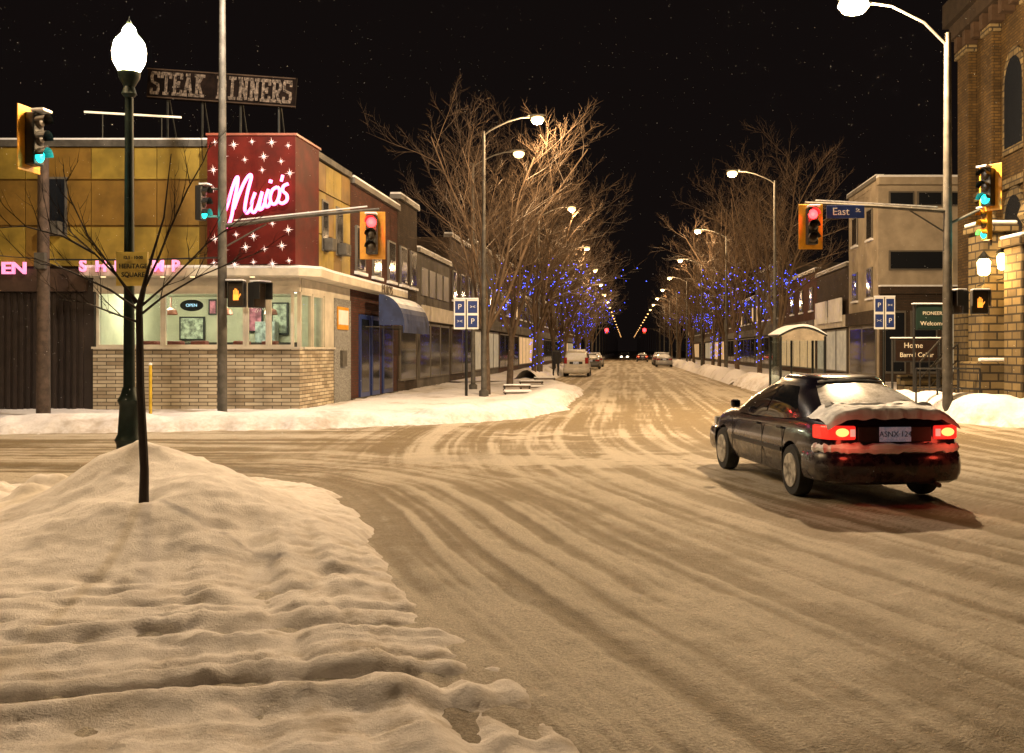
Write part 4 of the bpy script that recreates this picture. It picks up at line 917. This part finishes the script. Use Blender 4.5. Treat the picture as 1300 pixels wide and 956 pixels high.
def make_car(label,paint,van=False,lit=True,group=None,plate=None,snowy=False,snow_body=False,head=False):
    T=local('van' if van else 'car',label,'van' if van else 'car',group)
    dz=.12 if van else 0
    ys=[-2.12,-2.09,-2.0,-1.7,-1.3,-.6,0,.7,1.2,1.7,2.0,2.15,2.2]
    w=[.62,.71,.78,.83,.845,.85,.85,.845,.835,.81,.74,.62,.45]
    zb=[.42,.36,.30,.24,.2,.2,.2,.2,.2,.22,.27,.32,.40]
    zsh=[.86,.89,.92,.935,.94,.925,.905,.885,.85,.79,.72,.66,.60]
    ztp=[.945,.995,1.03,1.045,1.045,.98,.98,.98,.94,.87,.78,.70,.62]
    st=list(np.linspace(-2.12,-1.98,9))+list(np.linspace(-1.9,2.0,36))+list(np.linspace(2.03,2.2,6))
    vs=[];fs=[];npf=None
    for y in st:
        W,B_,S_,Tp=[float(np.interp(y,ys,q)) for q in (w,zb,zsh,ztp)]; S_+=dz; Tp+=dz
        h=[(0,B_),(.8*W,B_),(.92*W,B_+.04),(W*.965,B_+.14),(W*.995,(B_+S_)/2-.06),(W*1.0,(B_+S_)/2+.03),(W*.982,S_-.17),(W*.945,S_-.07),(W*.885,S_+.005),(W*.80,S_+.55*(Tp-S_)),(W*.66,Tp-.020),(W*.42,Tp-.005),(0,Tp)]
        ring=h+[(-x,z) for x,z in h[-2:0:-1]]; npf=len(ring)
        vs+=[(x,y,z) for x,z in ring]
    for i in range(len(st)-1):
        for k2 in range(npf):
            a=i*npf+k2;c=i*npf+(k2+1)%npf; fs.append((a,a+npf,c+npf,c))
    fs.append(tuple(range(npf))); e=(len(st)-1)*npf; fs.append(tuple(e+k2 for k2 in range(npf-1,-1,-1)))
    body=MB().add(vs,fs).build('body',paint,T)
    bm=bmesh.new(); bm.from_mesh(body.data); bmesh.ops.recalc_face_normals(bm,faces=bm.faces); bm.to_mesh(body.data); bm.free()
    cut=MB()
    for sx_ in (-1,1):
        for yy in (-1.26,1.36):
            cut.lathe([(.335,-.2),(.335,.2)],(sx_*.80,yy,.31),28,'X')
    co=cut.build('cutter',paint)
    bm=bmesh.new(); bm.from_mesh(co.data); bmesh.ops.recalc_face_normals(bm,faces=bm.faces); bm.to_mesh(co.data); bm.free()
    md=body.modifiers.new('x','BOOLEAN'); md.object=co; md.operation='DIFFERENCE'; md.solver='EXACT'
    bpy.context.view_layer.update(); me=bpy.data.meshes.new_from_object(body.evaluated_get(bpy.context.evaluated_depsgraph_get()))
    body.modifiers.clear(); body.data=me; bpy.data.objects.remove(co)
    if len(me.polygons)>200: me.shade_smooth(); me.set_sharp_from_angle(angle=math.radians(34))
    if van:
        belt=[(0,1.25,1.02),(.4,1.2,1.01),(.7,1.05,1.0),(.775,.7,1.0),(.785,-.4,1.02),(.785,-1.6,1.03),(.76,-1.98,1.04),(.45,-2.07,1.05),(0,-2.1,1.05)]
        roof=[(0,.35,1.62),(.35,.32,1.61),(.58,.22,1.58),(.65,.0,1.57),(.67,-.5,1.58),(.665,-1.5,1.57),(.62,-1.82,1.56),(.35,-1.9,1.58),(0,-1.93,1.59)]; zr=1.70; yc=-.8
    else:
        belt=[(0,1.02,.96),(.4,.99,.955),(.70,.86,.93),(.775,.6,.905),(.785,-.3,.915),(.765,-1.15,.945),(.68,-1.58,.995),(.42,-1.74,1.027),(0,-1.79,1.035)]
        roof=[(0,.20,1.35),(.33,.17,1.34),(.47,.08,1.31),(.525,-.05,1.295),(.545,-.38,1.305),(.525,-.76,1.29),(.45,-.94,1.285),(.30,-1.01,1.318),(0,-1.04,1.335)]; zr=1.405; yc=-.45
    def surf(u,v,off=0):
        uu=abs(u); a=lerp_out(belt,uu); c=lerp_out(roof,uu)
        bl=.05*math.sin(v*math.pi); p=[a[k2]+(c[k2]-a[k2])*v for k2 in range(3)]
        dx,dy=p[0],p[1]-yc; l=math.hypot(dx,dy)+1e-9
        s_=1+(bl+off)/l; x,y,z=dx*s_,yc+dy*s_,p[2]+off*.35
        return (x if u>=0 else -x,y,z)
    us=[q/3 for q in range(0,25)]; ring=us+[-q for q in us[-2:0:-1]]; nr=len(ring)
    vs=[];fs=[]; vl=[-.12,0,.25,.5,.75,1]
    for v in vl: vs+=[surf(u,v) for u in ring]
    for (sc_,zq) in ((.95,zr-.040),(.82,zr-.014),(.6,zr-.004),(.3,zr)):
        for u in ring:
            x,y,z=surf(u,1); vs.append((x*sc_,yc+(y-yc)*sc_,z+(zq-z)*(1.0 if sc_<.9 else .7)))
    nl=len(vl)+4
    for i in range(nl-1):
        for k2 in range(nr): a=i*nr+k2;c=i*nr+(k2+1)%nr; fs.append((a,c,c+nr,a+nr))
    fs.append(tuple((nl-1)*nr+k2 for k2 in range(nr)))
    cbo=MB().add(vs,fs).build('roof',paint,T)
    bm=bmesh.new(); bm.from_mesh(cbo.data); bmesh.ops.recalc_face_normals(bm,faces=bm.faces); bm.to_mesh(cbo.data); bm.free(); cbo.data.shade_smooth()
    def patch(u0,u1,v0,v1,nm,mt,off=.006,nu=10,nv=4,u0t=None,u1t=None):
        vs=[];fs=[]
        for j in range(nv+1):
            v=v0+(v1-v0)*j/nv; fv=j/nv; a=u0+((u0t if u0t is not None else u0)-u0)*fv; c=u1+((u1t if u1t is not None else u1)-u1)*fv
            for i in range(nu+1): vs.append(surf(a+(c-a)*i/nu,v,off))
        for j in range(nv):
            for i in range(nu): a=j*(nu+1)+i; fs.append((a,a+1,a+nu+2,a+nu+1))
        return MB().add(vs,fs).build(nm,mt,T,smooth=True)
    def patch2(ue,v0,v1,nm,mt,mid,off=.006,nu=16,nv=5):
        vs=[];fs=[]
        for j in range(nv+1):
            v=v0+(v1-v0)*j/nv
            for i in range(nu+1):
                q=-1+2*i/nu; uu=mid+(ue-mid)*abs(q); x,y,z=surf(uu,v,off); vs.append((x if q>=0 else -x,y,z))
        for j in range(nv):
            for i in range(nu): a=j*(nu+1)+i; fs.append((a,a+1,a+nu+2,a+nu+1))
        return MB().add(vs,fs).build(nm,mt,T,smooth=True)
    patch2(6.35,.08,.93,'rear_window',FROST if not snow_body else M['cap'],8); patch2(1.85,.08,.94,'windscreen',GL,0)
    for s_ in (1,-1):
        patch(s_*3.0 if van else s_*2.75,s_*4.0,.06,.93,'front_side_window',GL,u0t=s_*3.05)
        patch(s_*4.1,s_*5.25,.06,.93,'rear_side_window',GL,u1t=s_*5.05)
        if van: patch(s_*5.3,s_*5.9,.06,.9,'quarter_window',GL)
        MB().box((s_*.885,.62,.985+dz),(.13,.09,.11)).build('wing_mirror',paint,T,bevel=.035)
        for yy in (-.08,-.92): MB().box((s_*.852,yy,.78+dz),(.025,.16,.03)).build('door_handle',TRIM,T,bevel=.008)
        for yy in (.88,-.30,-1.0): MB().box((s_*.8475,yy,.53+dz*.5),(.008,.009,.50)).build('door_seam',M['black'],T)
        MB().box((s_*.856,-.05,.52),(.02,1.85,.05)).build('side_moulding',TRIM,T)
        for yy in (-1.26,1.36):
            wh=MB().lathe([(.20,-.09),(.285,-.085),(.302,-.05),(.302,.05),(.285,.085),(.20,.09)],(s_*.755,yy,.302),28,'X').build('wheel',TYRE,T,smooth=True)
            b=MB(); xo=s_*.845; 
            b.lathe([(.195,-.01),(.2,.004),(.185,.012),(.17,0)],(xo,yy,.302),24,'X'); b.lathe([(.0,.0),(.055,.0),(.055,.02),(0,.025)],(xo-.003,yy,.302),14,'X')
            for k2 in range(7):
                q=2*math.pi*k2/7+.3; b.box((xo+.003*s_,yy+.11*math.cos(q),.302+.11*math.sin(q)),(.014,.16,.045),rx=q)
            b.build('hubcap',RIM,wh)
            MB().lathe([(0,0),(.185,0),(.185,.004),(0,.004)],(xo-.02*s_,yy,.302),20,'X').build('wheel_disc',M['dark'],wh)
        MB().box((s_*.52,2.19,.64+dz),(.34,.10,.13)).build('headlight',HEAD if head else HEADD,T,bevel=.02)
    def bumper(sg,nm,ye):
        path=[(.858,1.62),(.85,1.9),(.81,2.04),(.73,2.13),(.57,2.19),(.35,2.225),(0,2.24)]
        full=[(x,y) for x,y in path]+[(-x,y) for x,y in path[-2::-1]]
        prof=[(.14,.23),(.04,.27),(.008,.34),(0,.43),(.006,.51),(.026,.57),(.065,.605),(.17,.615)]
        vs=[];fs=[]
        for (ins,z) in prof:
            for (x,y) in full: 
                k3=1-ins/.9; yy=y-ins*(1 if abs(x)<.8 else .3); vs.append((x*k3,sg*(yy+ye),z))
        n=len(full)
        for j in range(len(prof)-1):
            for i in range(n-1): a=j*n+i; fs.append((a,a+1,a+n+1,a+n))
        o=MB().add(vs,fs).build(nm,paint,T,smooth=True)
        if sg<0 and snowy:
            rg2=random.Random(4); pts=[]
            for a,c in zip(full[1:-2],full[2:-1]):
                for q in range(5): pts.append((a[0]+(c[0]-a[0])*q/5,a[1]+(c[1]-a[1])*q/5))
            MB().tube([(p[0]*.94,-(p[1]-.065),.625+rg2.uniform(-.004,.012)) for p in pts],[.044+rg2.uniform(0,.026) for _ in pts],8).build('bumper_snow',M['cap'],o,smooth=True)
    bumper(-1,'rear_bumper',0); bumper(1,'front_bumper',.03)
    z0,z1=.725+dz,.880+dz
    if van: z0,z1=.85,1.25
    for s_ in (-1,1):
        ou=[(.44,-2.136),(.57,-2.142),(.65,-2.13),(.735,-2.085),(.785,-2.0),(.812,-1.82)]; inn=[(.44,-2.0),(.6,-2.0),(.65,-2.0),(.69,-1.98),(.73,-1.93),(.77,-1.82)]
        if van: ou=ou[1:]; inn=inn[1:]
        pl=[(s_*x,y) for x,y in ou]+[(s_*x,y) for x,y in inn[::-1]]
        tl=MB().prism(pl,z0,z1).build('tail_light',TAIL if lit else TAILD,T,bevel=.025)
        if lit and not van:
            MB().lathe([(.0,-.004),(.065,-.003),(.075,.006)],(s_*.60,-2.148,(z0+z1)/2+.005),16,'Y',(.62,1)).build('bulb',TAILH,tl,smooth=True)
            MB().box((s_*.485,-2.148,(z0+z1)/2),(.055,.012,.08)).build('reverse_lens',AMB,tl,bevel=.004)
            L=bpy.data.lights.new('tail_glow','POINT'); L.energy=3; L.color=(1,.08,.04); L.shadow_soft_size=.08
            o=bpy.data.objects.new('tail_glow',L); COL.objects.link(o); o.parent=T; o.location=(s_*.66,-2.42,(z0+z1)/2-.1)
    MB().box((0,-2.12,.785+dz),(.84,.02,.17)).build('rear_panel',TRIM,T,bevel=.01)
    pt=MB().box((0,-2.139,.785+dz),(.36,.012,.16)).build('number_plate',PLATE,T,bevel=.004)
    if plate: text(plate,.085,(0,-2.147,.785),PBL,pt,'lettering',ext=.002,sx=1.0)
    MB().tube([(.45,-2.0,.25),(.45,-2.24,.235)],.028,8).build('exhaust',M['galv'],T)
    if snowy:
        n1,n2=64,34; xs=np.linspace(-.76,.76,n1); yy=np.linspace(-2.125,-1.52,n2); XX,YY=np.meshgrid(xs,yy)
        tp=np.interp(YY,ys,ztp)-.020*np.clip((np.abs(XX)-.32)/.3,0,1)-.09*np.clip((np.abs(XX)-.54)/.2,0,1)
        e=np.minimum(np.minimum((XX+.76)/.12,(.76-XX)/.12),np.minimum((YY+2.13)/.05,(-1.51-YY)/.08))
        th=(.055+.06*(fbm(XX*6,YY*6,3,91)-.35))*np.clip(e+.6*(fbm(XX*9,YY*9,2,92)-.5),-.4,1)
        so=sheet('boot_snow',XX,YY,tp+th,M['cap'],kind=None); so.parent=T
        rg2=random.Random(8); MB().tube([(x,-1.80+.10*(x/.7)**2,1.055+rg2.uniform(0,.015)) for x in np.linspace(-.62,.62,22)],[.034+rg2.uniform(0,.026) for _ in range(22)],7).build('window_snow',M['cap'],T,smooth=True)
        MB().tube([(x,-1.035+.04*(x/.4)**2,1.347-.03*(x/.45)**2) for x in np.linspace(-.40,.40,16)],[.008+rg2.uniform(0,.012) for _ in range(16)],6).build('roof_edge_snow',M['cap'],T,smooth=True)
    if snow_body:
        MB().box((0,yc,zr+.03),(1.05,1.5 if van else 1.0,.09)).build('roof_snow',M['cap'],T,bevel=.04)
        MB().box((0,1.5,.93+dz),(1.3,.85,.09),rx=-.12).build('bonnet_snow',M['cap'],T,bevel=.04)
    return T
m_,t_,p_,o_=nt('dark_plum_paint'); p_.inputs['Roughness'].default_value=.22; p_.inputs['Coat Weight'].default_value=.45
tc_=N(t_,'ShaderNodeTexCoord'); sp_=N(t_,'ShaderNodeSeparateXYZ'); t_.links.new(tc_.outputs['Object'],sp_.inputs[0])
gr=N(t_,'ShaderNodeMath',operation='MULTIPLY'); t_.links.new(ramp(t_,sp_.outputs['Z'],.75,.22),gr.inputs[0]); t_.links.new(ramp(t_,noise(t_,7,7,rough=.7),.38,.68),gr.inputs[1])
t_.links.new(mixc(t_,gr.outputs[0],(.007,.005,.012),(.085,.075,.062)),p_.inputs['Base Color'])
rr_=N(t_,'ShaderNodeMath',operation='MULTIPLY_ADD'); t_.links.new(gr.outputs[0],rr_.inputs[0]); rr_.inputs[1].default_value=.55; rr_.inputs[2].default_value=.20; t_.links.new(rr_.outputs[0],p_.inputs['Roughness'])
PAINT=m_
car=make_car('dark sedan with glowing tail lights and snowy boot driving through the crossing',PAINT,plate='ASNX·124',snowy=True)
place(car,(3.98,13.0,0),math.radians(5.5))
v=make_car('white parked van at the left kerb behind the snowbank',mat('white_car_paint',(.50,.47,.42),.4,var=.1,coat=.4),van=True,lit=False,snow_body=True); place(v,(*P(-3.2,66),0),-SROT)
cars=[('right',3.9,104,'silver'),('right',3.9,113,'dark'),('right',4.0,122,'white'),('left',-3.2,92,'dark grey'),('left',-3.2,104,'pale')]
pc={'silver':(.3,.3,.31),'dark':(.03,.03,.04),'white':(.4,.4,.4),'dark grey':(.08,.08,.08),'pale':(.3,.28,.25)}
for sd,t,Z,cn in cars:
    c=make_car('distant %s parked car by the %s kerb, capped with snow'%(cn,sd),mat(cn.replace(' ','_')+'_car_paint',pc[cn],.35,var=.1,coat=.4),lit=False,snow_body=True,group='distant parked cars'); place(c,(*P(t,Z),0),-SROT)
c=make_car('distant dark car with red tail lights driving away down the street',PAINT,lit=True); place(c,(*P(2.4,150),0),-SROT)
c=make_car('distant car with bright headlights approaching on the left lane',PAINT,lit=False,head=True); place(c,(*P(-.3,175),0),math.pi-SROT)
for (px,lab) in ((770,'left'),(818,'right')):
    Y=200; x=wx(px,Y); T=thing('distant_signal_pole','tiny red signal on a pole far down the %s side of street'%lab,'signal pole',(x,Y,0),group='distant red signals')
    s_=-1 if lab=='left' else 1
    MB().tube([(x+s_*3,Y,0),(x+s_*3,Y,6.2)],.1,6).build('pole',M['galv'],T); MB().tube([(x+s_*3,Y,6),(x,Y,6.1)],.06,5).build('arm',M['galv'],T)
    MB().box((x,Y,5.6),(.55,.2,1.1)).build('housing',M['yellow'],T); MB().lathe([(0,0),(.38,0),(.38,.02),(0,.02)],(x,Y-.2,5.8),10,'Y').build('lens',M['red_on'],T)
# ------------------------------------------------------------------ pedestrian
def person(loc,rz,label):
    T=local('person',label,'person')
    V=[((0,0,.95),.15),((0,0,1.2),.16),((0,0,1.42),.17),((0,0,1.52),.06),((0,-.01,1.60),.085),((0,-.01,1.70),.095),
       ((.1,0,.88),.10),((.11,-.10,.5),.07),((.11,.02,.1),.05),((.11,-.12,.04),.045),
       ((-.1,0,.88),.10),((-.11,.12,.5),.07),((-.11,.26,.13),.05),((-.11,.17,.05),.045),
       ((.21,0,1.42),.07),((.27,.06,1.14),.055),((.27,-.06,.9),.045),((.27,-.1,.83),.035),((-.21,0,1.42),.07),((-.27,-.08,1.14),.055),((-.26,-.2,.93),.045),((-.26,-.24,.86),.035)]
    E=[(0,1),(1,2),(2,3),(3,4),(4,5),(0,6),(6,7),(7,8),(8,9),(0,10),(10,11),(11,12),(12,13),(2,14),(14,15),(15,16),(16,17),(2,18),(18,19),(19,20),(20,21)]
    me=bpy.data.meshes.new('body'); me.from_pydata([q[0] for q in V],E,[]); o=bpy.data.objects.new('body',me); COL.objects.link(o)
    sk=o.modifiers.new('s','SKIN'); 
    for i,q in enumerate(V): me.skin_vertices[0].data[i].radius=(q[1],q[1])
    me.skin_vertices[0].data[0].use_root=True
    o.modifiers.new('ss','SUBSURF').levels=1; bpy.context.view_layer.update()
    m2=bpy.data.meshes.new_from_object(o.evaluated_get(bpy.context.evaluated_depsgraph_get())); bpy.data.objects.remove(o)
    link_mesh('body',m2,mat('dark_winter_clothes',(.02,.02,.025),.9),T,smooth=True)
    MB().lathe([(.20,.72),(.215,.9),(.20,1.2),(.215,1.42),(.1,1.5)],(0,0,0),14,'Z',(1.1,.85)).build('coat',mat('dark_coat',(.018,.018,.022),.9),T,smooth=True)
    MB().lathe([(.105,1.66),(.11,1.74),(.06,1.81),(0,1.82)],(0,-.01,0),12).build('hat',mat('knit_hat',(.03,.03,.03),.9),T,smooth=True)
    place(T,loc,rz)
person((wx(706,58),58,.2),-SROT+.3,'person in dark winter coat and hat walking beside the white parked van')
# ------------------------------------------------------------------ snowflakes in the air
b=MB(); rg=random.Random(77)
for i in range(2600):
    y=rg.uniform(9,34); x=y*rg.uniform(-.55,.55); z=rg.uniform(.4,1.7+y*.36); r=rg.uniform(.0018,.0052)
    b.add([(x-r,y,z),(x+r,y,z-r),(x,y+r,z+r),(x,y-r,z+r*.5)],[(0,1,2),(0,3,1),(1,3,2),(0,2,3)])
tag(b.build('snowflakes',M['cap']),'fine snow falling through the lamp light','snow',kind='stuff')
# ------------------------------------------------------------------ world + camera
W=bpy.data.worlds.new('World'); SC.world=W; W.use_nodes=True; bg=W.node_tree.nodes['Background']
bg.inputs[0].default_value=(1,.68,.62,1); bg.inputs[1].default_value=.0055
cam=bpy.data.cameras.new('camera'); co=bpy.data.objects.new('camera',cam); COL.objects.link(co); co.location=(0,0,EH); co.rotation_euler=(math.pi/2,0,0)
cam.sensor_width=36; cam.lens=35; cam.shift_y=-(478-HY)/1300; cam.clip_end=4000; SC.camera=co
SC.view_settings.view_transform='Standard'; SC.view_settings.look='None'; SC.view_settings.exposure=0
